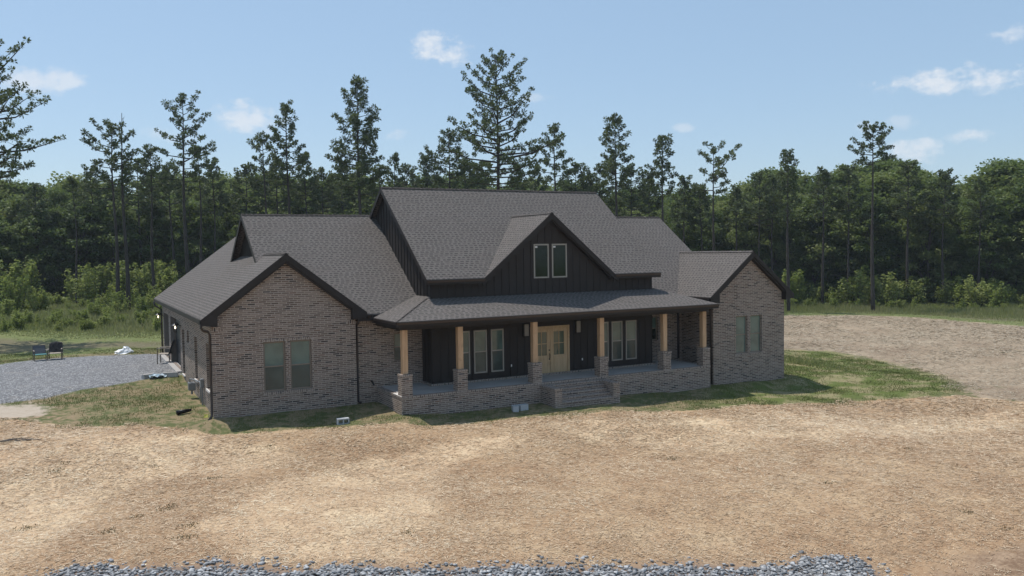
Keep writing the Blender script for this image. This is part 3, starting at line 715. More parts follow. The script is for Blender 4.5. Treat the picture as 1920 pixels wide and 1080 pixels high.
# dutch gable wall
XD = 3.12
bw = b_.build('board_wall', M['siding'], house, fix=False); b_ = MB()
b_.add([(XD, 3.2, 6.6), (XD, 11, 6.6), (XD, YM, ZM-.05)], [(0, 1, 2)])
bw2 = b_.build('gable_wall', M['siding'], house, fix=False)
bt = MB(); bp = .43
x = XK0+.02
while x < XK1-.03:
    # lower run, skipping openings
    if not any(a+XK0-.04 < x+.03 < b+XK0+.04 for a, b, _, _ in HB): bt.box(x, x+.055, YK-.028, YK, ZF+.14, 3.9)
    top = max(5.72, min(zd(x), zd(x+.055))-.05) if DE0+.3 < x < DE1-.3 else 5.72
    inu = [u for u in HU if u[0]+XK0-.05 < x+.03 < u[1]+XK0+.05]
    if inu:
        bt.box(x, x+.055, YK-.028, YK, 4.6, 5.77); bt.box(x, x+.055, YK-.028, YK, 7.60, top)
    else: bt.box(x, x+.055, YK-.028, YK, 4.6, top)
    x += bp
bt.box(XK0-.03, XK1+.03, YK-.02, YK-.001, 3.30, 3.42)
bt.build('batten', M['siding'], bw); bt = MB()
y = YK+.0
while y < YB: bt.box(XK0-.028, XK0, y, y+.055, ZF, 3.9); y += bp
bt.pieces('batten', M['siding'], bw); bt = MB()
y = YK
while y < 10.6:
    zl = max(4.6, ZM0+pm*(y-YM0)-.3) if y < YM else 8.
    bt.box(XK0-.03, XK0, y, y+.055, zl, min(zk(y), zk(y+.055))-.02); y += bp
bt.build('batten', M['siding'], bw); bt = MB()
y = 4.0
while y < 10.4:
    z1 = ZM-.05-.7*abs(y+.03-YM)-.1
    if z1 > 6.75: bt.box(XD-.028, XD, y, y+.05, 6.5, z1)
    y += .3
bt.pieces('batten', M['siding'], bw2)
for h in HU: window((XK0, YK), FX, NF, *h, .02, M['frame'], M['pane_dark'], None, fw=.075, rail=False, out=.05)
for h in HB[:6]: window((XK0, YK), FX, NF, *h, .03, M['frame'], M['pane_hi'], M['pane_lo'], fw=.07, out=.055)
# white stickers left on the new upper panes
st = MB()
for a, _, _, d in HU: st.box(XK0+a+.08, XK0+a+.22, YK-.036, YK-.012, d-.20, d-.11)
st.pieces('window_sticker', M['pale'], house)

# --- front double door
D0, D1, DZ = 15.58, 17.94, 3.25
dr = MB(); yd = YK-.02
dr.box(D0, D0+.12, yd-.03, yd+.1, ZF, DZ); dr.box(D1-.12, D1, yd-.03, yd+.1, ZF, DZ); dr.box(D0+.12, D1-.12, yd-.03, yd+.1, DZ-.12, DZ)
door = dr.build('front_door', M['door'], house)
for i in range(2):
    a = D0+.12+i*(D1-D0-.24)/2+.008; b = a+(D1-D0-.24)/2-.016
    lf = MB(); gz0, gz1 = ZF+1.03, DZ-.30; g0, g1 = a+.20, b-.20
    y0, y1 = yd+.0, yd+.05
    lf.box(a, g0, y0, y1, ZF+.02, DZ-.13); lf.box(g1, b, y0, y1, ZF+.02, DZ-.13); lf.box(g0, g1, y0, y1, gz1, DZ-.13); lf.box(g0, g1, y0, y1, ZF+.02, gz0)
    xm = (g0+g1)/2; zm = (gz0+gz1)/2
    lf.box(xm-.018, xm+.018, y0, y1, gz0, gz1); lf.box(g0, xm-.018, y0, y1, zm-.018, zm+.018); lf.box(xm+.018, g1, y0, y1, zm-.018, zm+.018)
    lf.box(g0+.04, g1-.04, y0-.012, y0, ZF+.28, gz0-.16)
    leaf = lf.build('door_leaf', M['door'], door)
    MB().box(g0, g1, y0+.02, y0+.03, gz0, gz1).build('pane', M['pane_door'], leaf)
hd = MB(); xh = D0+.12+(D1-D0-.24)/2-.07
hd.tube([(xh, yd-.03, 1.98), (xh, yd+.01, 1.98)], .04); hd.tube([(xh, yd-.01, 1.55), (xh, yd-.07, 1.58), (xh, yd-.07, 1.75), (xh, yd-.01, 1.8)], .018); hd.tube([(xh, yd-.03, 1.50), (xh, yd+.01, 1.50)], .035)
hd.build('handle', M['black'], door)

# --- porch
pr = MB()
for (x0, x1, y0, y1) in ((PX0, PX1, PY, PY+.25), (PX0, PX0+.25, PY+.25, YB), (PX1-.25, PX1, PY+.25, YB)):
    pr.box(x0, x1, y0, y1, -1.6, ZF-.10)
porch = pr.build('porch_base', M['brick'], house)
rl = MB(); rl.box(PX0-.015, PX1+.015, PY-.015, PY+.22, ZF-.098, ZF+.002); rl.box(PX0-.015, PX0+.22, PY+.22, YB, ZF-.098, ZF+.002); rl.box(PX1-.22, PX1+.015, PY+.22, YB, ZF-.098, ZF+.002)
rl.box(XK0-.12, XK1+.1, YK-.12, YK+.02, ZF-.0, ZF+.10); rl.box(XK0-.12, XK0+.02, YK, YB, ZF, ZF+.10)
rl.pieces('rowlock_edge', M['rowlock'], porch)
MB().box(PX0+.22, PX1-.22, PY+.22, YB, .3, ZF+.004).build('porch_slab', M['concrete'], porch)
MB().box(PX0-.02, PX0+.30, PY+.0, PY+1.1, ZF+.003, ZF+.02).build('sunlit_ledge_patch', M['pale'], porch)  # pale strip added to paint the sunlit corner of the slab, no real cap
xr = [8.18, 10.96, 15.02, 18.99, 23.10, 25.85]
for i, x1 in enumerate(xr):
    c = MB(); xm = x1-.27
    c.box(xm-.13, xm+.13, PY+.14, PY+.40, 1.68, 3.72, .008)
    cc = c.build('porch_column', M['post'], house)
    q = MB(); q.box(x1-.52, x1, PY-.005, PY+.50, ZF+.0, 1.58); q.build('pier', M['brick'], cc)
    q = MB(); q.box(x1-.535, x1+.015, PY-.02, PY+.515, 1.582, 1.68); q.build('pier_cap', M['rowlock'], cc)
bm_ = MB(); bm_.box(PX0-.02, PX1+.02, PY+.1, PY+.42, 3.70, 4.06); bm_.box(PX0-.02, PX0+.3, PY+.42, YB-.02, 3.70, 4.06); bm_.box(PX1-.3, PX1+.02, PY+.42, YB-.02, 3.70, 4.06)
bm_.pieces('porch_beam', M['trim'], house)
MB().box(PX0+.28, PX1-.28, PY+.40, YB-.01, 3.92, 3.97).build('porch_ceiling', M['trim'], house)
# steps with brick cheek walls
stp = MB(); nst = 6; g0 = -.42; top = ZF
for k in range(5):
    zt_ = top-(k+1)*.172; ya = PY-.27*(k+1); stp.box(15.35, 18.36, ya, PY-.27*k, -1.0, zt_)
steps = stp.build('porch_steps', M['brick'], house)
nz_ = MB()
for k in range(5):
    zt_ = top-(k+1)*.172; ya = PY-.27*(k+1); nz_.box(15.352, 18.358, ya-.025, ya+.245, zt_+.001, zt_+.05)
nz_.pieces('tread', M['tread'], steps)
ck = MB()
for x0, x1 in ((14.95, 15.348), (18.362, 18.76)): ck.box(x0, x1, -4.50, PY-.02, -1.0, .46)
ck = ck.pieces('cheek_wall', M['brick'], steps)
cc = MB()
for x0, x1 in ((14.93, 15.37), (18.34, 18.78)): cc.box(x0, x1, -4.52, PY-.022, .462, .56)
cc.pieces('cheek_cap', M['rowlock'], steps)

# --- roofs (each plane one slab)
TH = (0, 0, -.07)
def roof(polys, name='roof', lift=0):
    r = MB()
    for p in polys: r.slab([(a, b, c+lift) for a, b, c in p], TH)
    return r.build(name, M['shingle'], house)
zl_ = lambda x: ZL+pl*(x+e)
r_left = roof([[(-e, -.3, ZL), (RX, -.3, ZR1), (RX, 10.1, ZR1), (6.07, YM, ZM+.01), (6.07, 21.1, ZM+.01), (-e, 21.1, ZL)],
      [(RX, -.3, ZR1), (W1+e, -.3, ZL), (W1+e, .05, ZL), (RX, 4.1, ZR1)],
      [(6.07, YM, ZM+.01), (12.6, YM, ZL), (12.6, 21.1, ZL), (6.07, 21.1, ZM+.01)]])
r_main = roof([[(2.72, 2.9, ZM0+pm*(2.9-YM0)), (6.5, YM0+.1, ZM0+.07), (6.95, YM0, ZM0), (29.5, YM0, ZM0), (30.4, 1.5, ZM0+pm*(1.5-YM0)), (30.4, YM, ZM), (2.72, YM, ZM)],
      [(2.72, YM, ZM), (30.4, YM, ZM), (30.4, 11.1, ZM-pm*(11.1-YM)), (29.9, 14.3, ZM0), (12.7, 14.3, ZM0), (2.72, 10.9, ZM-pm*(10.9-YM))]], lift=.006)
r_top = roof([[(9.72, YK0, ZK0), (DE0, YK0, ZK0), (CX, YK0+sd_*3.95/pk, ZK0+sd_*3.95), (CX, YKR, ZKR), (9.72, YKR, ZKR)],
      [(DE1, YK0, ZK0), (23.80, YK0, ZK0), (23.80, YKR, ZKR), (CX, YKR, ZKR), (CX, YK0+sd_*3.95/pk, ZK0+sd_*3.95)],
      [(9.72, YKR, ZKR), (23.80, YKR, ZKR), (23.80, 2*YKR-YK0, ZK0), (9.72, 2*YKR-YK0, ZK0)]])
yb_ = YK0+sd_*3.95/pk
r_dorm = roof([[(DE0, YK0, ZK0), (CX, YK0, ZK0+sd_*3.95), (CX, yb_, ZK0+sd_*3.95), (DE0+.02, YK0+.03, ZK0)],
      [(CX, YK0, ZK0+sd_*3.95), (DE1, YK0, ZK0), (DE1-.02, YK0+.03, ZK0), (CX, yb_, ZK0+sd_*3.95)]], lift=.012)
r_wing = roof([[(WE0, YW-.3, ZWE), (WX, YW-.3, ZWR), (WX, 3.7, ZWR), (WE0, .05, ZWE)],
      [(WX, YW-.3, ZWR), (WE1, YW-.3, ZWE), (WE1, 14.3, ZWE), (WX, 14.3, ZWR)],
      [(WX, 10.4, ZWR), (WX, 14.3, ZWR), (WE0, 14.3, ZWE), (WE0, 13.9, ZWE)]])
EX0, EX1, EY = 7.35, 26.17, -3.52; ZP = 4.13; pp = .34
HT = YK-EY; ztop = ZP+pp*HT
r_porch = roof([[(EX0, EY, ZP), (EX1, EY, ZP), (EX1-HT, YK, ztop), (EX0+HT, YK, ztop)],
      [(EX0, EY, ZP), (EX0+HT, YK, ztop), (XK0, YK, ZP+pp*(XK0-EX0)), (XK0, .95, ZP+pp*(XK0-EX0)), (EX0, -.4, ZP)],
      [(EX1-HT, YK, ztop), (EX1, EY, ZP), (EX1, -.4, ZP), (XK1, .95, ZP+pp*(EX1-XK1)), (XK1, YK, ZP+pp*(EX1-XK1))]], 'porch_roof')
# ridge and hip caps
cp = MB()
def cap(a, b, w=.14, up=.02):
    a = Vector(a); b = Vector(b); d = (b-a).normalized(); s = Vector((0, 0, 1)).cross(d).normalized()*w; n = int((b-a).length/.22)+1
    for k in range(n):
        p = a+(b-a)*(k/n); q = a+(b-a)*((k+1)/n); u = Vector((0, 0, up+.012)); u2 = Vector((0, 0, up)); dn = Vector((0, 0, -.085))
        cp.add([p-s+dn+u, p+u, p+s+dn+u, q-s+dn+u2, q+u2, q+s+dn+u2], [(0, 1, 4, 3), (1, 2, 5, 4), (0, 3, 4, 1)])
cap((2.72, YM, ZM), (9.7, YM, ZM)); cap((23.8, YM, ZM), (30.4, YM, ZM)); cap((9.72, YKR, ZKR), (23.8, YKR, ZKR)); cap((CX, YK0, ZK0+sd_*3.95+.01), (CX, yb_, ZK0+sd_*3.95+.01))
cap((RX, -.3, ZR1), (RX, 4.0, ZR1)); cap((WX, YW-.3, ZWR), (WX, 3.7, ZWR)); cap((EX0+.02, EY+.02, ZP), (EX0+HT, YK, ztop))
cp.build('ridge_cap', M['shingle'], r_main, fix=False)

# --- fascia, rake boards, soffits, gutters
fa = MB()
def rake(p, q, h, t, toward):
    """board hanging below the line p-q, thickness t in direction toward"""
    p = Vector(p)-Vector((0, 0, .0)); q = Vector(q); d = Vector((0, 0, -h)); fa.slab([p, q, q+d, p+d], Vector(toward)*t)
yr = -.3
rake((-e-.02, yr-.035, ZL-.02), (RX, yr-.035, ZR1-.005), .33, .05, (0, 1, 0)); rake((RX, yr-.035, ZR1-.005), (W1+e+.02, yr-.035, ZL-.02), .33, .05, (0, 1, 0))
rake((-.0, yr+.03, ZL+pl*e-.30), (RX, yr+.03, ZR1-.30), .14, .28, (0, 1, 0)); rake((RX, yr+.03, ZR1-.30), (W1, yr+.03, ZL+pl*e-.30), .14, .28, (0, 1, 0))
for x0, x1 in ((-e-.02, .22), (W1-.22, W1+e+.02)):
    xo = x0 if x0 < 1 else x1; xi = x1 if x0 < 1 else x0
    fa.slab([(xo, yr-.04, ZL-.05), (xi, yr-.04, ZL-.05+pl*abs(xo-xi)*.5), (xi, yr-.04, 4.07), (xo, yr-.04, 4.18)], (0, .34, 0))
# left eave fascia + soffit
fa.box(-e-.02, -e+.03, -.3, 21.1, ZL-.22, ZL-.03)
# rear rake of the garage roof
rake((-e, 21.1, ZL-.02), (6.07, 21.1, ZM), .3, .04, (0, 1, 0))
# recess eave board left of the porch
fa.box(W1+.02, EX0-.02, -.26, -.2, 3.98, 4.27); fa.box(W1+.02, EX0+.4, -.2, YB, 3.98, 4.04)
# right wing
yw = YW-.3
rake((WE0-.02, yw-.035, ZWE-.02), (WX, yw-.035, ZWR-.005), .30, .05, (0, 1, 0)); rake((WX, yw-.035, ZWR-.005), (WE1+.02, yw-.035, ZWE-.02), .30, .05, (0, 1, 0))
rake((XW0, yw+.03, ZWE+pw*e-.28), (WX, yw+.03, ZWR-.28), .14, .28, (0, 1, 0)); rake((WX, yw+.03, ZWR-.28), (XW1, yw+.03, ZWE+pw*e-.28), .14, .28, (0, 1, 0))
for xo, xi in ((WE0-.02, XW0+.2), (WE1+.02, XW1-.2)):
    fa.slab([(xo, yw-.04, ZWE-.05), (xi, yw-.04, ZWE-.05+pw*abs(xo-xi)*.5), (xi, yw-.04, 4.08), (xo, yw-.04, 4.20)], (0, .34, 0))
fa.box(WE0-.02, WE0+.03, yw, .3, ZWE-.25, ZWE-.03); fa.box(WE0, XW0, yw+.3, .3, 4.18, 4.22)
fa.box(XW1, WE1, yw+.3, 14, 4.18, 4.22)
# upper block: eave board, left rakes and the gable of the dormer
fa.box(9.70, DE0+.1, YK0-.03, YK0+.03, ZK0-.27, ZK0-.02); fa.box(DE1-.1, 23.82, YK0-.03, YK0+.03, ZK0-.27, ZK0-.02)
fa.box(9.75, DE0+.25, YK0+.03, YK, ZK0-.27, ZK0-.23); fa.box(DE1-.25, 23.78, YK0+.03, YK, ZK0-.27, ZK0-.23)
for xs, tw in ((9.70, (1, 0, 0)), (23.78, (1, 0, 0))):
    rake((xs, YK0, ZK0-.02), (xs, YKR, ZKR-.005), .26, .05, tw); rake((xs, YKR, ZKR-.005), (xs, 2*YKR-YK0, ZK0-.02), .26, .05, tw)
rake((DE0-.12, YK0-.035, ZK0-.11), (CX, YK0-.035, ZK0+sd_*3.95), .30, .05, (0, 1, 0)); rake((CX, YK0-.035, ZK0+sd_*3.95), (DE1+.12, YK0-.035, ZK0-.11), .30, .05, (0, 1, 0))
rake((DE0+.2, YK0+.03, ZK0-.1), (CX, YK0+.03, ZK0+sd_*3.95-.28), .12, .31, (0, 1, 0)); rake((CX, YK0+.03, ZK0+sd_*3.95-.28), (DE1-.2, YK0+.03, ZK0-.1), .12, .31, (0, 1, 0))
# dutch gable rakes
for s in (1, -1):
    rake((2.70, YM-s*4.3, ZM-pm*4.3-.02), (2.70, YM, ZM-.005), .26, .05, (1, 0, 0))
rake((30.38, 1.5, ZM0+pm*1.7), (30.38, YM, ZM-.005), .24, .05, (1, 0, 0)); rake((30.38, YM, ZM-.005), (30.38, 11.2, ZM-pm*4.2), .24, .05, (1, 0, 0))
# porch eave board
fa.box(EX0, EX1, EY+.0, EY+.05, ZP-.25, ZP-.03); fa.box(EX0, EX0+.05, EY+.05, -.3, ZP-.25, ZP-.03); fa.box(EX1-.05, EX1, EY+.05, YW, ZP-.25, ZP-.03)
fa.box(EX0+.05, EX1-.05, EY+.05, PY+.15, ZP-.26, ZP-.22); fa.box(EX0+.05, PX0+.1, PY+.15, YB-.05, ZP-.26, ZP-.22); fa.box(PX1-.1, EX1-.05, PY+.15, YB-.05, ZP-.26, ZP-.22)
fa.pieces('fascia', M['trim'], house)
sf = MB(); sf.box(-e+.03, 0, -.25, 21.0, ZL-.20, ZL-.17); sf.box(-.03, -.002, 0, 20.7, 4.02, ZL-.21)
sf.pieces('soffit', M['soffit'], house)
gt = MB()
def gutter(p, q, out):
    p = Vector(p); q = Vector(q); o = Vector(out)
    prof = [(0, 0), (0, -.11), (.09, -.11), (.13, -.02), (.13, 0.01), (.12, .01), (.11, -.02), (.08, -.095), (.012, -.095), (.012, 0)]
    n = len(prof); A = [p+o*a+Vector((0, 0, b)) for a, b in prof]; B = [q+o*a+Vector((0, 0, b)) for a, b in prof]
    gt.add(A+B, [(i, (i+1) % n, (i+1) % n+n, i+n) for i in range(n)]+[tuple(range(n))[::-1], tuple(range(n, 2*n))])
gutter((EX0-.02, EY-.0, ZP-.03), (EX1, EY-.0, ZP-.03), (0, -.5, 0)); gutter((EX0, EY, ZP-.03), (EX0, -.42, ZP-.03), (-.5, 0, 0))
gutter((W1+e+.05, -.27, 4.26), (EX0-.1, -.27, 4.26), (0, -1, 0)); gutter((9.72, YK0-.03, ZK0-.04), (DE0, YK0-.03, ZK0-.04), (0, -.4, 0)); gutter((DE1, YK0-.03, ZK0-.04), (23.8, YK0-.03, ZK0-.04), (0, -.4, 0))
gutter((WE0-.02, YW-.25, ZWE-.04), (WE0-.02, .1, ZWE-.04), (-.5, 0, 0))
gt.pieces('gutter', M['gutter'], house)
def spout(pts, r=.055):
    MB().tube(pts, r, 8).build('downspout', M['gutter'], house, smooth=True)
spout([(-e+.02, -.12, 4.20), (-e+.02, -.12, 4.05), (-.36, -.08, 3.93), (-.14, -.03, 3.86), (-.07, .06, 3.72), (-.07, .06, .25), (-.10, 0, .10), (-.28, -.22, -.06)])
spout([(W1+.12, YB-.32, 4.1), (W1+.12, YB-.3, 3.9), (W1+.08, YB-.07, 3.75), (W1+.08, YB-.07, .1), (W1+.14, YB-.3, .04)])
spout([(26.32, YB-.07, 4.0), (26.32, YB-.07, ZF+.02)], .07)
spout([(EX1+.05, YW+.15, 4.05), (XW0-.07, YW+.12, 3.8), (XW0-.07, YW+.12, -.45)])
spout([(-e-.04, 20.9, 4.2), (-e+.05, 20.9, 3.95), (-.07, 20.8, 3.7), (-.07, 20.75, .8)])

# --- lanterns
def box_lantern(x):
    b = MB(); y0 = YK-.17
    for xx in (x-.165, x+.14):
        for yy in (y0, YK-.055): b.box(xx, xx+.025, yy, yy+.025, 2.82, 3.44)
    b.box(x-.165, x+.165, y0, YK-.03, 3.44, 3.47); b.box(x-.165, x+.165, y0, YK-.03, 2.79, 2.82); b.box(x-.10, x+.10, YK-.03, YK-.003, 2.9, 3.4)
    l = b.build('porch_lantern', M['black'], house)
    MB().box(x-.135, x+.135, y0+.03, YK-.06, 2.83, 3.42).build('lamp_glass', M['lampglass'], l)
box_lantern(15.28); box_lantern(18.46)
def barn_lantern(y):
    b = MB(); z = 3.42; x = -.30
    b.tube([(0, y, z-.12), (-.10, y, z-.04), (-.22, y, z+.10), (x, y, z+.06)], .022, 6)
    b.tube([(-.012, y, z-.12), (0, y, z-.12)], .09, 10)
    b.tube([(x, y, z+.08), (x, y, z+.04), (x, y, z-.05)], [.03, .07, .22], 12); 
    for k in range(4):
        t = PI/4+k*PI/2; cx, cyy = x+.09*math.cos(t), y+.09*math.sin(t); b.tube([(cx, cyy, z-.05), (cx, cyy, z-.40)], .008, 4)
    b.tube([(x, y, z-.40), (x, y, z-.42)], .10, 10)
    l = b.build('garage_lantern', M['black'], house)
    bb = MB(); 
    for k in range(6):
        pass
    bb.tube([(x, y, z-.08), (x, y, z-.12), (x, y, z-.17), (x, y, z-.23), (x, y, z-.25)], [.015, .03, .045, .03, .01], 10)
    bb.build('bulb', M['bulb'], l, smooth=True)
barn_lantern(10.95); barn_lantern(20.35)
# --- small fittings
gm = MB(); gm.box(-.46, -.14, 4.55, 4.95, .62, 1.02, .03); gm.tube([(-.30, 4.75, .62), (-.30, 4.75, .42)], .05)
g_ = gm.build('gas_meter', M['greymetal'], house)
MB().tube([(-.38, 4.75, 1.0), (-.38, 4.75, 1.18), (-.3, 4.5, 1.20), (-.1, 3.4, 1.2), (-.1, 3.2, 1.12), (-.1, 3.2, .2)], .03, 6).build('pipe', M['greymetal'], g_, smooth=True)
eb = MB().box(-.16, -.01, 2.65, 2.95, 1.0, 1.42, .015).build('meter_box', M['greymetal'], house)
MB().tube([(-.08, 2.8, 1.0), (-.08, 2.8, .1)], .035, 6).build('conduit', M['greymetal'], eb)
for x in (14.42, 18.75): MB().box(x-.03, x+.03, YK-.035, YK-.002, 1.29, 1.40).build('outlet', M['white'], house)
MB().tube([(7.35, YB-.01, 1.0), (7.35, YB-.16, 1.0), (7.42, YB-.2, .82)], .04, 8).build('hose_tap', M['black'], house)
sc = MB().tube([(8.62, -2.95, 3.9), (8.62, -2.95, 3.86)], .08, 10).build('ceiling_light', M['white'], house)

# ------------------------------------------------------------------ loose things
def rotz(m, a): return m
def chair(loc, rz, seatm, label, scl=1.0, slingback=None):
    t = empty('patio_chair', loc, rz, label, 'chair')
    s = scl; w = .30*s; sh = .50*s
    for sx in (-1, 1):
        for yy in (-.27*s, .27*s):
            top = .78*s if yy < 0 else .48*s
            MB().tube([(sx*w, yy*1.08, 0), (sx*w, yy, top)], .022*s, 6).build('leg', M['chairmetal'], t)
        MB().tube([(sx*w, -.29*s, .78*s), (sx*w, .05*s, .80*s), (sx*w, .30*s, .76*s)], .024*s, 6).build('armrest', M['tan'], t)
    MB().box(-w, w, -.27*s, .27*s, sh-.03*s, sh, .01).build('seat', seatm, t)
    b = MB()
    b.slab([(-w, .25*s, sh), (w, .25*s, sh), (w*.96, .46*s, 1.12*s), (-w*.96, .46*s, 1.12*s)], (0, .02, 0)); b.build('backrest', slingback or M['greysling'], t)
    f = MB(); f.tube([(-w, .25*s, .47*s), (-w*.96, .47*s, 1.14*s), (w*.96, .47*s, 1.14*s), (w, .25*s, .47*s)], .022*s, 6); f.build('back_frame', M['chairmetal'], t)
    return t
g1 = ground_at(76, 676); g2 = ground_at(104, 674)
chair(g1, .15, M['teal'], 'metal patio chair with a teal sling seat at the back edge of the gravel', 1.22).scale = (1, 1, .68)
ch2 = chair(g2, -.1, M['tan'], 'metal patio chair beside the gravel with a black cloth hung over its back', 1.30); ch2.scale = (1, 1, .68)
# black jacket draped over the backrest
cl = MB(); nu, nv = 9, 8
pts = []
for j in range(nv):
    for i in range(nu):
        u = i/(nu-1)-.5; v = j/(nv-1)
        pts.append((u*.66+.02*math.sin(9*v), .30+.28*v+.05*math.sin(7*u*2+3*v)-(.06), .72+.84*v-.05*abs(u)*4*(1 if v > .9 else 0)))
fs = [(j*nu+i, j*nu+i+1, (j+1)*nu+i+1, (j+1)*nu+i) for j in range(nv-1) for i in range(nu-1)]
ptsb = [(a, b+.16+.04*math.sin(5*a), c) for a, b, c in pts]; N0 = len(pts)
cl.add(pts+ptsb, fs+[tuple(q+N0 for q in f)[::-1] for f in fs]+[((nv-1)*nu+i, (nv-1)*nu+i+1, N0+(nv-1)*nu+i+1, N0+(nv-1)*nu+i) for i in range(nu-1)])
o = cl.build('cloth', M['cloth'], None, smooth=True); o.location = g2; o.scale = (1, 1, .72); o.rotation_euler = (0, 0, -.1)
tag(o, 'black cloth bundle hung over the back of a metal patio chair', 'cloth')
g3 = ground_at(309, 681)
chair((g3[0]+.02, g3[1], float(H(g3[0], g3[1]))), -PI/2-.35, M['tan'], 'metal patio chair seen from the side by the open garage doorway', 1.22)
# crumpled white tarp
tp = MB(); rr = random.Random(5); na, nb = 14, 7; pts = []
for j in range(nb):
    ph = j/(nb-1)*PI/2
    for i in range(na):
        th = 2*PI*i/na; k = 1+.28*rr.uniform(-1, 1)
        pts.append((.78*math.cos(th)*math.cos(ph)*k+.12, .5*math.sin(th)*math.cos(ph)*k, (.52+.12*math.cos(th))*math.sin(ph)*(1+.25*rr.uniform(-1, 1))+.0))
fs = [(j*na+i, j*na+(i+1) % na, (j+1)*na+(i+1) % na, (j+1)*na+i) for j in range(nb-1) for i in range(na)]
tp.add(pts, fs+[tuple(range((nb-1)*na, nb*na))])
o = tp.build('tarp', M['white'], None); g4 = ground_at(229, 663); o.scale = (.72, .8, .72); o.location = (g4[0], g4[1], g4[2]-.02); o.rotation_euler = (0, 0, -.3)
tag(o, 'crumpled white plastic tarp lying on the grass beyond the gravel', 'tarp')
# long grey concrete kerb pieces and film between them
for (a, b, lab) in (((268, 711), (288, 706), 'short grey concrete kerb piece on the gravel, farther from the house'), ((306, 707), (334, 705), 'long grey concrete kerb piece on the gravel next to the garage')):
    pa = ground_at(*a); pb = ground_at(*b); d = pb-pa; L = np.linalg.norm(d[:2])
    m = MB(); m.slab([(0, -.14, 0), (0, .14, 0), (0, .10, .24), (0, -.10, .24)], (L, 0, 0)); o = m.build('kerb_block', M['concrete'], None)
    o.location = pa; o.rotation_euler = (0, 0, math.atan2(d[1], d[0])); tag(o, lab, 'kerb block')
fl = MB(); rr = random.Random(2); pts = [(.13*i-.45+rr.uniform(-.04, .04), .12*j-.3+rr.uniform(-.04, .04), rr.uniform(.03, .22)) for j in range(6) for i in range(8)]
fs = [(j*8+i, j*8+i+1, (j+1)*8+i+1, (j+1)*8+i) for j in range(5) for i in range(7)]
fl.add(pts, fs); o = fl.build('plastic_film', M['bluefilm'], None); g5 = ground_at(296, 708); o.location = g5; tag(o, 'crumpled pale blue plastic film on the gravel between two kerb pieces', 'plastic film')
# concrete blocks
def cblock(loc, rz, label, w=.50, d=.26, h=.26, group=None):
    m = MB(); t = .045
    m.box(-w/2, w/2, -d/2, -d/2+t, 0, h); m.box(-w/2, w/2, d/2-t, d/2, 0, h)
    for x in (-w/2, -t/2, w/2-t): m.box(x+.001, x+t-.001, -d/2+t, d/2-t, .004, h-.004)
    o = m.build('concrete_block', M['block'], None); o.location = loc; o.rotation_euler = (0, 0, rz); tag(o, label, 'block', group); return o
def cblock_side(loc, rz, label, w=.52, d=.28, h=.26):
    m = MB(); t = .05                     # block lying so that its two cores face forward
    m.box(-w/2, w/2, -d/2, d/2, h-t, h); m.box(-w/2, w/2, -d/2, d/2, 0, t)
    for x in (-w/2, -t/2, w/2-t): m.box(x+.001, x+t-.001, -d/2+.002, d/2-.002, t, h-t)
    o = m.build('concrete_block', M['block'], None); o.location = loc; o.rotation_euler = (0, 0, rz); tag(o, label, 'block'); return o
g6 = ground_at(643, 795); cblock_side((g6[0], g6[1], g6[2]), -.1, 'pale hollow concrete block on the grass in front of the left brick wing')
g7 = ground_at(966, 771); cblock((g7[0], g7[1], g7[2]), 1.25, 'left of two grey concrete blocks by the porch base', .5, .27, .27)
g8 = ground_at(979, 770); cblock((g8[0]+.12, g8[1]+.12, g8[2]), .1, 'right of two grey concrete blocks by the porch base, next to the steps', .44, .27, .27)
# black scuttle pipe piece
g9 = ground_at(345, 776); m = MB(); m.tube([(-.32, 0, .10), (.05, .02, .11), (.34, .05, .13)], [.10, .09, .06], 10); o = m.build('drain_pipe', M['black'], None, smooth=True); o.location = g9; o.rotation_euler = (0, 0, .2)
tag(o, 'short black drain pipe lying in the grass near the left corner of the house', 'pipe')
g10 = ground_at(386, 785); m = MB(); m.slab([(-.09, 0, .05), (.08, -.02, .05), (.1, .05, .17), (-.05, .05, .19)], (0, .02, 0)); o = m.build('yellow_scrap', M['yellow'], None); o.location = g10
tag(o, 'small yellow scrap of plastic on the ground under the downspout', 'scrap')
# bare sticks on the ground, lower left
m = MB(); rr = random.Random(9)
for k in range(9):
    a = rr.uniform(-.5, .4); L = rr.uniform(.5, 1.5); x0, y0 = rr.uniform(-.6, .6), rr.uniform(-.25, .25)
    m.tube([(x0, y0, .03), (x0+L*.5*math.cos(a), y0+L*.5*math.sin(a), .09+.04*rr.random()), (x0+L*math.cos(a+.2), y0+L*math.sin(a+.2), .04)], [.02, .015, .006], 5)
o = m.build('branch', M['dead'], None); g11 = ground_at(12, 830); o.location = g11; tag(o, 'thin bare fallen branch lying on the straw at the left edge', 'branch')

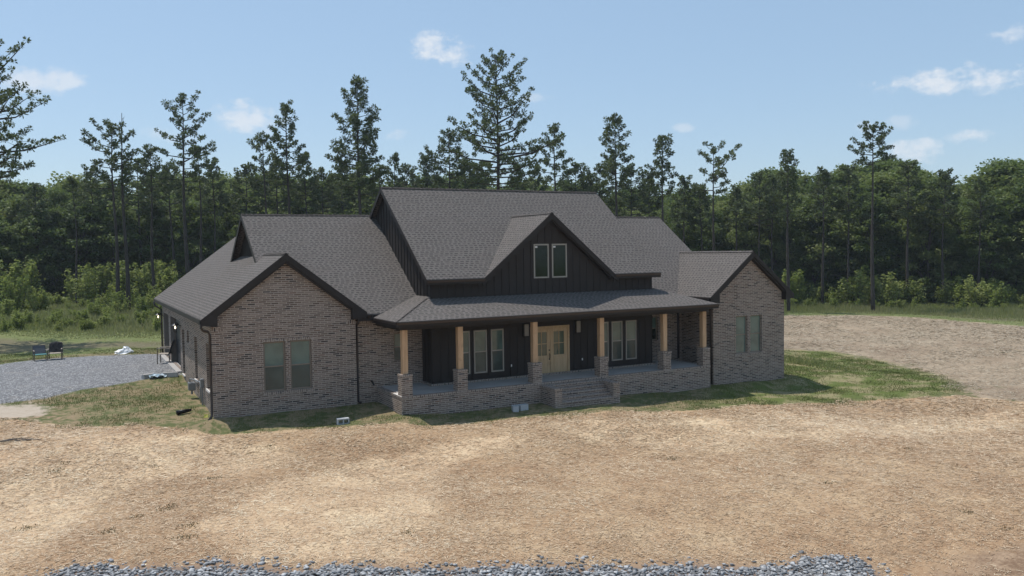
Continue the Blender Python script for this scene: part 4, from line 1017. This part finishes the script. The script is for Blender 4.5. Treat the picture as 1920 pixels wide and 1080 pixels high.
# ------------------------------------------------------------------ trees
def leaf_quads(c, size, r, flat=0.0, asp=(.6, 1.0)):
    n = len(c)
    nrm = r.normal(size=(n, 3)); nrm[:, 2] = np.abs(nrm[:, 2])+flat; nrm /= np.linalg.norm(nrm, axis=1)[:, None]
    a = np.cross(nrm, r.normal(size=(n, 3))); a /= np.linalg.norm(a, axis=1)[:, None]+1e-9; b = np.cross(nrm, a)
    s = (size*(.6+.8*r.random(n)))[:, None]*.5; k = (asp[0]+(asp[1]-asp[0])*r.random(n))[:, None]
    a = a*s; b = b*s*k
    return np.stack([c-a, c-b*.9+a*.15, c+a, c+b*.9+a*.15], 1).reshape(-1, 3)
def crown_obj(V, material, parent, tone, name='crown'):
    n = len(V)//4
    return np_mesh(name, V, np.arange(4*n).reshape(n, 4), material, np.repeat(tone, 4), parent)
def broadleaf(seed, h=18.0, rad=4.6, base=.12, nclump=58, nleaf=210, size=.46, gap=1.0, top=1.0, material='leaf', name='broadleaf_tree', trunk=True):
    r = np.random.default_rng(seed); rr = random.Random(seed)
    t = empty(name, (0, 0, 0))
    cs = []
    for i in range(nclump):
        u = (i+.5)/nclump; zf = base+(1-base)*u**.85
        prof = math.sin(min(1, (zf-base)/(1-base)*1.02)**.8*PI*.86+.28)**.75
        R = rad*prof*(.35+.75*r.random()); th = i*2.4+r.random()*1.6
        cs.append((R*math.cos(th), R*math.sin(th), h*(zf*.93+.04*r.random()), (.70+1.05*r.random()**1.4)*gap*rad/4.6))
    pts = []; tone = []
    for cx, cyy, cz, cr in cs:
        m = int(nleaf*(cr/(1.6*rad/4.6))**2)
        d = r.normal(size=(m, 3)); d /= np.linalg.norm(d, axis=1)[:, None]
        q = d*(cr*(.35+.75*r.random(m)))[:, None]*np.array([1.2, 1.2, .62]); lump = .18*np.sin(q*3.1+cx).sum(1)
        q *= (1+lump*.25)[:, None]
        pts.append(q+np.array([cx, cyy, cz])); tone.append(np.clip(.22+.45*r.random(m)+.55*(r.random()-.45), 0, 1))
    P_ = np.concatenate(pts); T_ = np.concatenate(tone)
    crown_obj(leaf_quads(P_, size, r, .5), M[material], t, T_)
    if trunk:
        b = MB(); r0 = h*.014
        bend = [(rr.uniform(-.25, .25)*k*.3, rr.uniform(-.25, .25)*k*.3, h*k/6*.9) for k in range(7)]; bend[0] = (0, 0, -.3)
        b.tube(bend, [r0*(1.1-.15*k) for k in range(7)], 7)
        for k in range(9):
            cx, cyy, cz, cr = cs[int(len(cs)*(.15+.085*k))]; j = bend[min(5, max(1, int((cz/h)*6-.8)))]
            b.tube([j, ((j[0]+cx)*.5, (j[1]+cyy)*.5, (j[2]+cz)*.5+.2), (cx, cyy, cz)], [r0*.45, r0*.3, r0*.1], 5)
        b.build('trunk', M['bark'], t)
    return t
def place(proto, used, x, y, h, h0, rz, wid=1.0, **kw):
    o = proto if not used else copy_tree(proto)
    o.location = (x, y, float(H(x, y))-.05); s = h/h0; o.rotation_euler = (0, 0, rz); o.scale = (s*wid, s*wid, s)
    tag(o, **kw); return o

# pines: needle tufts on whorled limbs
def pine(px, dist, ytop, ycrown, hw, seed, label, dens=1.0, lean=0.0, dead_top=False, base_z=None, lopsided=0.0, tuft=.55, narrow=.8, fill=False):
    r = np.random.default_rng(seed); rr = random.Random(seed)
    x, y = at_dist(px, dist); z0 = float(H(x, y)) if base_z is None else base_z
    ztop = z_at(px, ytop, dist); zc = z_at(px, ycrown, dist); R = hw/FPX*dist*1.02
    h = ztop-z0; hc = zc-z0
    t = empty('pine_tree', (x, y, z0), 0, label, 'tree')
    r0 = .0105*h
    axis = lambda k: Vector((lean*k*k*h*.1+.12*math.sin(k*7+seed), .10*math.cos(k*5+seed), k*h))
    tr = MB(); tr.tube([axis(k/12)-Vector((0, 0, .4 if k == 0 else 0)) for k in range(13)], [max(.03, r0*(1.12-.085*k)) for k in range(13)], 8)
    lb = MB(); C = []; A = []
    nl = int((h-hc)/(.40)*1.45*dens)
    right = Vector((RT[0], RT[1], 0)).normalized()
    for i in range(nl):
        u = (i+r.random()*.9)/nl                      # 0 bottom of crown, 1 top
        k = (hc+(h-hc)*u)/h; p = axis(min(k, .995)); th = i*2.399+r.random()*1.1
        prof = (1-u)**narrow*.98+.10
        if u < .22: prof *= .60+.40*u/.22*(.6+.8*r.random())
        d = Vector((math.cos(th), math.sin(th), 0)); side = d.dot(right)
        L = R*prof*(.45+.68*r.random()**.8)*(1+lopsided*side)
        if r.random() < .10: L *= 1.18
        if L < .25: L = .25
        up = .10+.75*u+(.12*r.random()-.10)*(1-u); tip = p+d*L+Vector((0, 0, L*up))
        mid = p+d*L*.5+Vector((0, 0, L*up*.25))
        bend = Vector((-d.y, d.x, 0))*(r.random()-.5)*L*.25
        rl_ = max(.018, .010*L+.02)
        lb.tube([p, mid+bend*.6, tip+bend], [rl_*1.6, rl_, .012], 4)
        # sub-branches carrying tufts over the outer part
        nt = max(2, int(L*2.3)); 
        for j in range(nt):
            s = .42+.58*(j+r.random()*.8)/nt; s = min(s, 1.02)
            q = p.lerp(mid+bend*.6, s*2) if s < .5 else (mid+bend*.6).lerp(tip+bend, s*2-1)
            off = Vector((-d.y, d.x, 0))*(r.random()-.5)*L*.62*(1.2-s*.75)+Vector((0, 0, r.random()*.32+.05))
            e2 = q+off+d*.1
            if off.length > .3: lb.tube([q, e2], [.018, .010], 3, cap=False)
            C.append(tuple(e2)); A.append(.5+.5*r.random())
    for _ in range(4): C.append(tuple(axis(1.0)+Vector((r.normal()*.22, r.normal()*.22, -r.random()*.7)))); A.append(.7)
    C = np.array(C); A = np.array(A)
    if dead_top: C = C[C[:, 2] < h*.90]; A = A[:len(C)]
    m = 30
    nt = len(C); d = r.normal(size=(nt, m, 3)); d[..., 2] = d[..., 2]*.8+.22; d /= np.linalg.norm(d, axis=2)[..., None]
    ts = tuft*.74*(.45+.75*A)*(.9+.25*r.random(nt)); Ln = ts[:, None]*(.85+.3*r.random((nt, m)))
    w = np.cross(d, r.normal(size=(nt, m, 3))); w /= np.linalg.norm(w, axis=2)[..., None]; w *= (.050*dist/110+.012)
    b0 = C[:, None, :]+d*.05; e0 = C[:, None, :]+d*Ln[..., None]; mid = (b0+e0)/2
    V = np.stack([b0, mid+(e0-mid)*.3-w, e0, mid+(e0-mid)*.3+w], 2).reshape(-1, 3)
    T = np.repeat(np.clip(.25+.5*r.random(nt*m)+.15*np.repeat(r.random(nt), m), 0, 1), 1)
    crown_obj(V, M['needle'], t, T)
    if fill: pass
    tr.build('trunk', M['pinebark'], t, smooth=True); lb.build('limbs', M['pinebark'], t)
    return t
D = 108
pine(-24, 76, 98, 350, 108, 11, 'tall open pine cut off by the left edge of the photo', 1.5, tuft=.42, narrow=.35)
pine(218, D-6, 236, 360, 52, 12, 'leafier of two pines with touching trunks left of the house', 1.0, lopsided=-.1, narrow=.5)
pine(236, D-6, 212, 330, 36, 13, 'pine with a bare dead tip, right of its touching twin', .38, dead_top=True, tuft=.4)
pine(350, D, 182, 345, 58, 14, 'tall slim pine with open crown standing alone above the left wing', .80, lopsided=.05, narrow=.55)
pine(287, D+6, 282, 380, 32, 15, 'low dense dark pine between the twin pines and the tall slim pine', 1.2, narrow=.6)
pine(378, D+8, 280, 345, 24, 16, 'small thin pine just right of the tall slim pine', .8)
pine(500, D+4, 257, 345, 38, 17, 'short round-topped pine left of a taller one, above the left roof', 1.0, narrow=.55)
pine(544, D, 199, 350, 43, 18, 'tall pine with layered narrow crown above the left roof ridge', 1.25, narrow=.65)
pine(677, D-4, 154, 372, 66, 19, 'big dense dark pine left of the highest roof ridge', 1.35, tuft=.66, narrow=.85)
pine(742, D+8, 294, 350, 24, 20, 'small pine tip just right of the big dense dark pine', 1.0)
pine(845, D+6, 250, 360, 50, 21, 'broad bushy pine below the tallest pine on its left', 1.2, narrow=.6)
pine(936, D-20, 106, 352, 122, 22, 'tallest and widest pine, with a thick trunk rising behind the roof ridge', 1.5, tuft=.44, narrow=.80)
pine(1042, D+4, 238, 350, 36, 23, 'slender pine just right of the tallest one', 1.05, narrow=.6)
pine(1156, D, 221, 355, 45, 24, 'tall pine with a full cone crown above the right roof', 1.45, narrow=.7)
pine(1243, D+2, 261, 365, 34, 25, 'dense round-headed pine above the right end of the main ridge', 1.5, narrow=.55)
pine(1338, D+2, 279, 365, 55, 26, 'pine with a wide flat open crown above the right wing', .75, lopsided=.15, narrow=.4)
pine(1477, D+4, 289, 420, 24, 27, 'narrow dark pine pressed against the wood right of the house', 1.3, narrow=.5)
pine(1636, 116, 238, 312, 38, 28, 'tall pine with a long bare trunk in front of the wood on the right', 1.35, tuft=.5, narrow=.45)
pine(143, D+8, 338, 420, 26, 29, 'thin low pine half hidden in the wood at the left', .7)
# mid-height pines mixed into the wood
fp = [pine(-400-60*i, 122, (300, 320, 285)[i], (420, 430, 400)[i], (34, 40, 30)[i], 60+i, 'mid-height dark pine mixed into the edge of the wood', 1.2, narrow=.6) for i in range(3)]
for o in fp: o['group'] = 'mid-height pines mixed into the wood'
fh = [z_at(-400-60*i, (300, 320, 285)[i], 122)-float(o.location.z) for i, o in enumerate(fp)]
rq = random.Random(77)
spots = [(178, 322), (262, 312), (318, 318), (405, 310), (470, 322), (520, 300), (575, 300), (604, 322), (640, 300), (712, 312), (772, 318), (800, 300), (880, 300), (905, 312), (975, 305), (1010, 318), (1075, 318), (1100, 328), (1128, 318), (1190, 322), (1215, 335), (1282, 332), (1310, 345), (1375, 350), (70, 350), (1448, 330), (1545, 318), (1700, 318), (1765, 330), (1835, 335), (1590, 312), (1418, 325)]
for k_, (px, yt) in enumerate(spots):
    i = k_ % 3; dist = 128+rq.uniform(-4, 5); x, y = at_dist(px+rq.uniform(-6, 6), dist); z0 = float(H(x, y)); h = z_at(px, yt+rq.uniform(-8, 8), dist)-z0
    o = fp[i] if k_ < 3 else copy_tree(fp[i]); o.location = (x, y, z0); o.rotation_euler = (0, 0, rq.uniform(0, 6.28)); q = h/fh[i]; o.scale = (q*rq.uniform(.9, 1.3), q*rq.uniform(.9, 1.3), q)
# dead sticks poking above the wood on the right
for px, yt, lab in ((1534, 318, 'left of two bare dead snags poking above the wood'), (1552, 321, 'right of two bare dead snags poking above the wood')):
    x, y = at_dist(px, 140); z0 = float(H(x, y)); h = z_at(px, yt, 140)-z0; rr = random.Random(px)
    t = MB(); t.tube([(0, 0, -.3), (.1, 0, h*.5), (0, .1, h)], [.16, .1, .03], 6)
    for k in range(14):
        z = h*(.7+.3*rr.random()); a = rr.random()*6.3; l = rr.uniform(.4, 1.3); t.tube([(0, 0, z-.4), (l*math.cos(a), l*math.sin(a), z+l*.6)], [.04, .012], 4)
    o = t.build('dead_tree', M['dead'], None); o.location = (x, y, z0); tag(o, lab, 'tree')

# the wood: individual broadleaf trees in rows
protos = [broadleaf(100+i, 18, 3.5+.45*(i % 4), base=(.14, .30, .08, .38, .12, .22, .34, .18)[i], nclump=64+8*(i % 3), nleaf=215, size=.38) for i in range(8)]
used = [False]*8
top = [(-150, 330), (0, 340), (60, 338), (100, 330), (160, 333), (200, 345), (250, 352), (300, 332), (360, 326), (420, 315), (450, 322), (500, 332), (560, 330), (620, 322), (700, 335), (770, 335), (850, 325), (920, 334), (1000, 336), (1060, 338),
       (1110, 350), (1180, 350), (1240, 345), (1300, 352), (1360, 350), (1400, 338), (1440, 314), (1480, 322), (1530, 326), (1570, 320), (1610, 302), (1650, 296), (1690, 291), (1730, 305), (1755, 328), (1785, 352), (1800, 358), (1820, 338), (1850, 316), (1880, 303), (1960, 300), (2100, 320)]
tx = [a for a, _ in top]; ty = [b for _, b in top]
rr = random.Random(21)
labs = ('tree in the dense green wood that closes the view behind the house', 'broadleaf trees of the wood')
k = 0
for row, (dd, step, off) in enumerate(((136, 36, 0), (141, 34, 18), (148, 34, 8), (158, 36, 26))):
    px = -130+off
    while px < 2060:
        p = px+rr.uniform(-10, 10); dist = dd+rr.uniform(-3, 3)
        if row == 0 and 700 < p < 1180: px += step; continue           # hidden behind the roofs
        x, y = at_dist(p, dist); z0 = float(H(x, y)); yt = np.interp(p, tx, ty)
        yt += (rr.uniform(30, 100), rr.uniform(12, 60), rr.uniform(-8, 26), rr.uniform(-6, 18))[row]
        h = (z_at(p, yt, dist)-z0)/.97; h = max(h, 9)
        i = rr.randrange(8)
        place(protos[i], used[i], x, y, h, 18, rr.uniform(0, 6.28), rr.uniform(.85, 1.25), label=labs[0], cat='tree', group=labs[1]); used[i] = True
        px += step*rr.uniform(.85, 1.15)
# lower broadleaf trees standing forward of the wall of trees, mostly at the left
for px in list(range(-40, 720, 33))+list(range(1300, 1960, 60)):
    p = px+rr.uniform(-12, 12); dist = (131 if px < 1000 else 137)+rr.uniform(-2, 3); x, y = at_dist(p, dist); z0 = float(H(x, y)); h = z_at(p, rr.uniform(372, 455), dist)-z0; i = rr.randrange(8)
    place(protos[i], used[i], x, y, h, 18, rr.uniform(0, 6.28), rr.uniform(1.05, 1.4), label=labs[0], cat='tree', group=labs[1])
# saplings at the wood's edge
def sapling(seed, h=4.3, ns=9, spread=1.3, size=.27):
    r = np.random.default_rng(seed); rr = random.Random(seed); t = empty('sapling'); b = MB(); P_ = []; T_ = []
    for i in range(ns):
        a = rr.uniform(0, 6.28); hh = h*rr.uniform(.45, 1.0) if i else h; sp_r = spread*rr.uniform(.2, 1); x, y = sp_r*math.cos(a), sp_r*math.sin(a)
        b.tube([(x*.3, y*.3, -.1), (x*.75, y*.75, hh*.5), (x, y, hh*.97)], [.035, .025, .01], 4)
        m = int(150*hh/h); k = r.random(m)**.75; wd_ = .52*(1.12-k)*(1+.4*r.random())+.12
        q = r.normal(size=(m, 3))*wd_[:, None]*.62
        P_.append(np.stack([x*(.3+.7*k)+q[:, 0], y*(.3+.7*k)+q[:, 1], hh*(.08+.92*k)+q[:, 2]*.5], 1)); T_.append(np.clip(.2+.45*r.random(m)+.3*k-.1+.25*(r.random()-.5), 0, 1))
    P_ = np.concatenate(P_); P_[:, 2] = np.maximum(P_[:, 2], .03)
    crown_obj(leaf_quads(P_, size, r, .5), M['sap'], t, np.concatenate(T_)); b.build('stem', M['bark'], t); return t
sp = [sapling(200+i, 4.3, 7+2*i, .9+.22*i) for i in range(6)]
su = [False]*6
def sapl(px, pyb, pyt, wid=1.0):
    i = rr.randrange(6); g = ground_at(px, pyb); dist = math.hypot(g[0]-CAMP[0], g[1]-CAMP[1])
    h = z_at(px, pyt, dist)-g[2]
    place(sp[i], su[i], g[0], g[1], max(h, .8), 4.3, rr.uniform(0, 6.28), wid*rr.uniform(.85, 1.15), label='bushy light green sapling at the edge of the wood', cat='sapling', group='saplings along the edge of the wood'); su[i] = True
for a in ((-10, 580, 490), (12, 575, 488), (48, 572, 486), (84, 566, 500), (100, 560, 490), (30, 592, 515), (144, 570, 498), (165, 572, 500), (182, 565, 492), (200, 562, 484), (220, 566, 492), (240, 566, 488), (262, 560, 482), (280, 566, 490), (300, 562, 486), (322, 566, 494), (345, 560, 500), (75, 590, 535), (128, 585, 560), (230, 592, 545), (178, 600, 560), (108, 606, 578), (152, 612, 588), (228, 612, 585), (270, 596, 556), (300, 600, 560), (55, 610, 585), (205, 580, 535), (250, 578, 530), (10, 600, 560), (290, 580, 530), (330, 590, 540)): sapl(*a)
for px in range(1478, 1930, 21):
    big = np.interp(px, [1478, 1500, 1570, 1600, 1640, 1690, 1750, 1800, 1860, 1905], [515, 528, 545, 512, 510, 530, 525, 520, 524, 550])
    sapl(px+rr.uniform(-7, 7), 572+rr.uniform(-6, 6)+(px-1478)*.012, big+rr.uniform(-16, 4), 1.25)
for px in range(1480, 1940, 27): sapl(px+rr.uniform(-8, 8), 579+(px-1478)*.014, 556+rr.uniform(-5, 10)+(px-1478)*.012, 1.4)
for px in range(-20, 340, 13): sapl(px+rr.uniform(-8, 8), 560+rr.uniform(-6, 10), 506+rr.uniform(-22, 26), 1.1)
for k_ in range(80): 
    px = rr.uniform(-10, 300); yb2 = rr.uniform(575, 622); sapl(px, yb2, yb2-rr.uniform(10, 34), 1.3)
for px in range(1470, 1940, 12): sapl(px+rr.uniform(-8, 8), 566+rr.uniform(-5, 5)+(px-1478)*.012, 534+rr.uniform(-14, 14), 1.2)
# low dark undergrowth that fills the foot of the wood
pr_u = broadleaf(300, 5, 3.0, base=.0, nclump=22, nleaf=120, size=.42, name='understorey_bush'); uu = False
for px in range(-60, 2000, 34):
    if 420 < px < 1240: continue
    for dd in (133, 140):
        p = px+rr.uniform(-12, 12); x, y = at_dist(p, dd+rr.uniform(-2, 2))
        place(pr_u, uu, x, y, rr.uniform(2.5, 5.5), 5, rr.uniform(0, 6.28), rr.uniform(.9, 1.2), label='dark leafy bush filling the foot of the wood', cat='bush', group='understorey bushes of the wood'); uu = True

# ------------------------------------------------------------------ light, sky, clouds
sd = Vector((-.190, .340, .93)).normalized()
el = math.asin(sd.z); az = math.atan2(sd.x, sd.y)
sun = bpy.data.lights.new('sun', 'SUN'); so = bpy.data.objects.new('sun', sun); COL.objects.link(so)
sun.energy = 2.9; sun.angle = math.radians(.55); sun.color = (1, .955, .89)
so.rotation_euler = sd.to_track_quat('Z', 'Y').to_euler()
wd = bpy.data.worlds.new('World'); scene.world = wd; wd.use_nodes = True
g = G(wd.node_tree); bg = wd.node_tree.nodes['Background']
sky = g.n('ShaderNodeTexSky', sky_type='NISHITA'); sky.sun_disc = False; sky.sun_elevation = el; sky.sun_rotation = az
sky.altitude = 100; sky.air_density = 1.0; sky.dust_density = .7; sky.ozone_density = 1.0
dirv = g.vm('NORMALIZE', g.n('ShaderNodeTexCoord').outputs['Generated'])
clouds = [(828, 88, 62, 30, 1.0), (90, 155, 78, 26, .75), (470, 222, 75, 30, .85), (1815, 150, 135, 26, 1.0), (1905, 62, 40, 18, .8), (1715, 282, 48, 22, .8), (1832, 256, 44, 14, .8), (1620, 238, 22, 14, .4), (1690, 230, 34, 14, .35), (745, 254, 28, 12, .5), (1010, 184, 34, 9, .4), (1284, 238, 20, 9, .45), (320, 255, 60, 14, .3)]
mask = None
nz1 = g.noise(g.vm('MULTIPLY', dirv, (1, 1, 2.2)), 22, 6, .62); nz2 = g.noise(dirv, 70, 4, .6)
for px, py, a, b, amp in clouds:
    c = Vector(FW*FPX+RT*(px-960)-UPV*(py-540)).normalized()
    hx = Vector((0, 0, 1)).cross(c).normalized(); vx = c.cross(hx)
    u = g.m('MULTIPLY', g.vm('DOT_PRODUCT', dirv, tuple(hx)), FPX/a); v = g.m('MULTIPLY', g.vm('DOT_PRODUCT', dirv, tuple(vx)), FPX/b)
    f = g.vm('DOT_PRODUCT', dirv, tuple(c))
    r2 = g.m('ADD', g.m('MULTIPLY', u, u), g.m('MULTIPLY', v, v))
    k = g.m('ADD', g.m('SUBTRACT', .62, g.m('MULTIPLY', r2, .62)), g.m('ADD', g.m('MULTIPLY', g.m('SUBTRACT', nz1, .5), 3.0), g.m('MULTIPLY', g.m('SUBTRACT', nz2, .5), 1.3)))
    k = g.m('MULTIPLY', g.m('MULTIPLY', g.ss(k, 0.0, .95), amp), g.m('GREATER_THAN', f, .5))
    mask = k if mask is None else g.m('MAXIMUM', mask, k)
base_sky = g.mix(.62, sky.outputs[0], (1.98, 2.88, 3.88))
cl = g.mix(g.m('MULTIPLY', mask, .85), base_sky, (4.7, 4.95, 5.3))
g.put(bg.inputs[0], cl); bg.inputs[1].default_value = .13

hb = MB().box(-150, 300, -60, 230, -4, 42).build('haze', None, None); hb['kind'] = 'stuff'
hm = bpy.data.materials.new('haze_air'); hm.use_nodes = True; ht = hm.node_tree; ht.nodes.remove(ht.nodes['Principled BSDF'])
pv = ht.nodes.new('ShaderNodeVolumePrincipled'); pv.inputs['Color'].default_value = (.82, .90, 1, 1); pv.inputs['Density'].default_value = .00030; pv.inputs['Anisotropy'].default_value = .2
ht.links.new(pv.outputs[0], ht.nodes['Material Output'].inputs['Volume']); hb.data.materials.append(hm)
cam = bpy.data.cameras.new('camera'); co = bpy.data.objects.new('camera', cam); COL.objects.link(co)
cam.sensor_width = 36; cam.lens = FPX/1920*36; cam.clip_end = 8000; cam.clip_start = .1
R_ = Matrix(((RT[0], UPV[0], -FW[0]), (RT[1], UPV[1], -FW[1]), (RT[2], UPV[2], -FW[2])))
co.matrix_world = Matrix.Translation(Vector(CAMP)) @ R_.to_4x4()
scene.camera = co

# ------------------------------------------------------------------ bring drafting units to metres
seen = set()
for o in bpy.data.objects:
    o.location = o.location*S
    if o.type == 'MESH' and o.data.name not in seen:
        seen.add(o.data.name); o.data.transform(Matrix.Scale(S, 4))
scene.render.engine = 'CYCLES'
scene.cycles.max_bounces = 6; scene.cycles.transparent_max_bounces = 6
scene.view_settings.view_transform = 'Standard'; scene.view_settings.look = 'None'
scene.view_settings.exposure = 0.4; scene.view_settings.gamma = 1
scene.render.resolution_x = 1920; scene.render.resolution_y = 1080
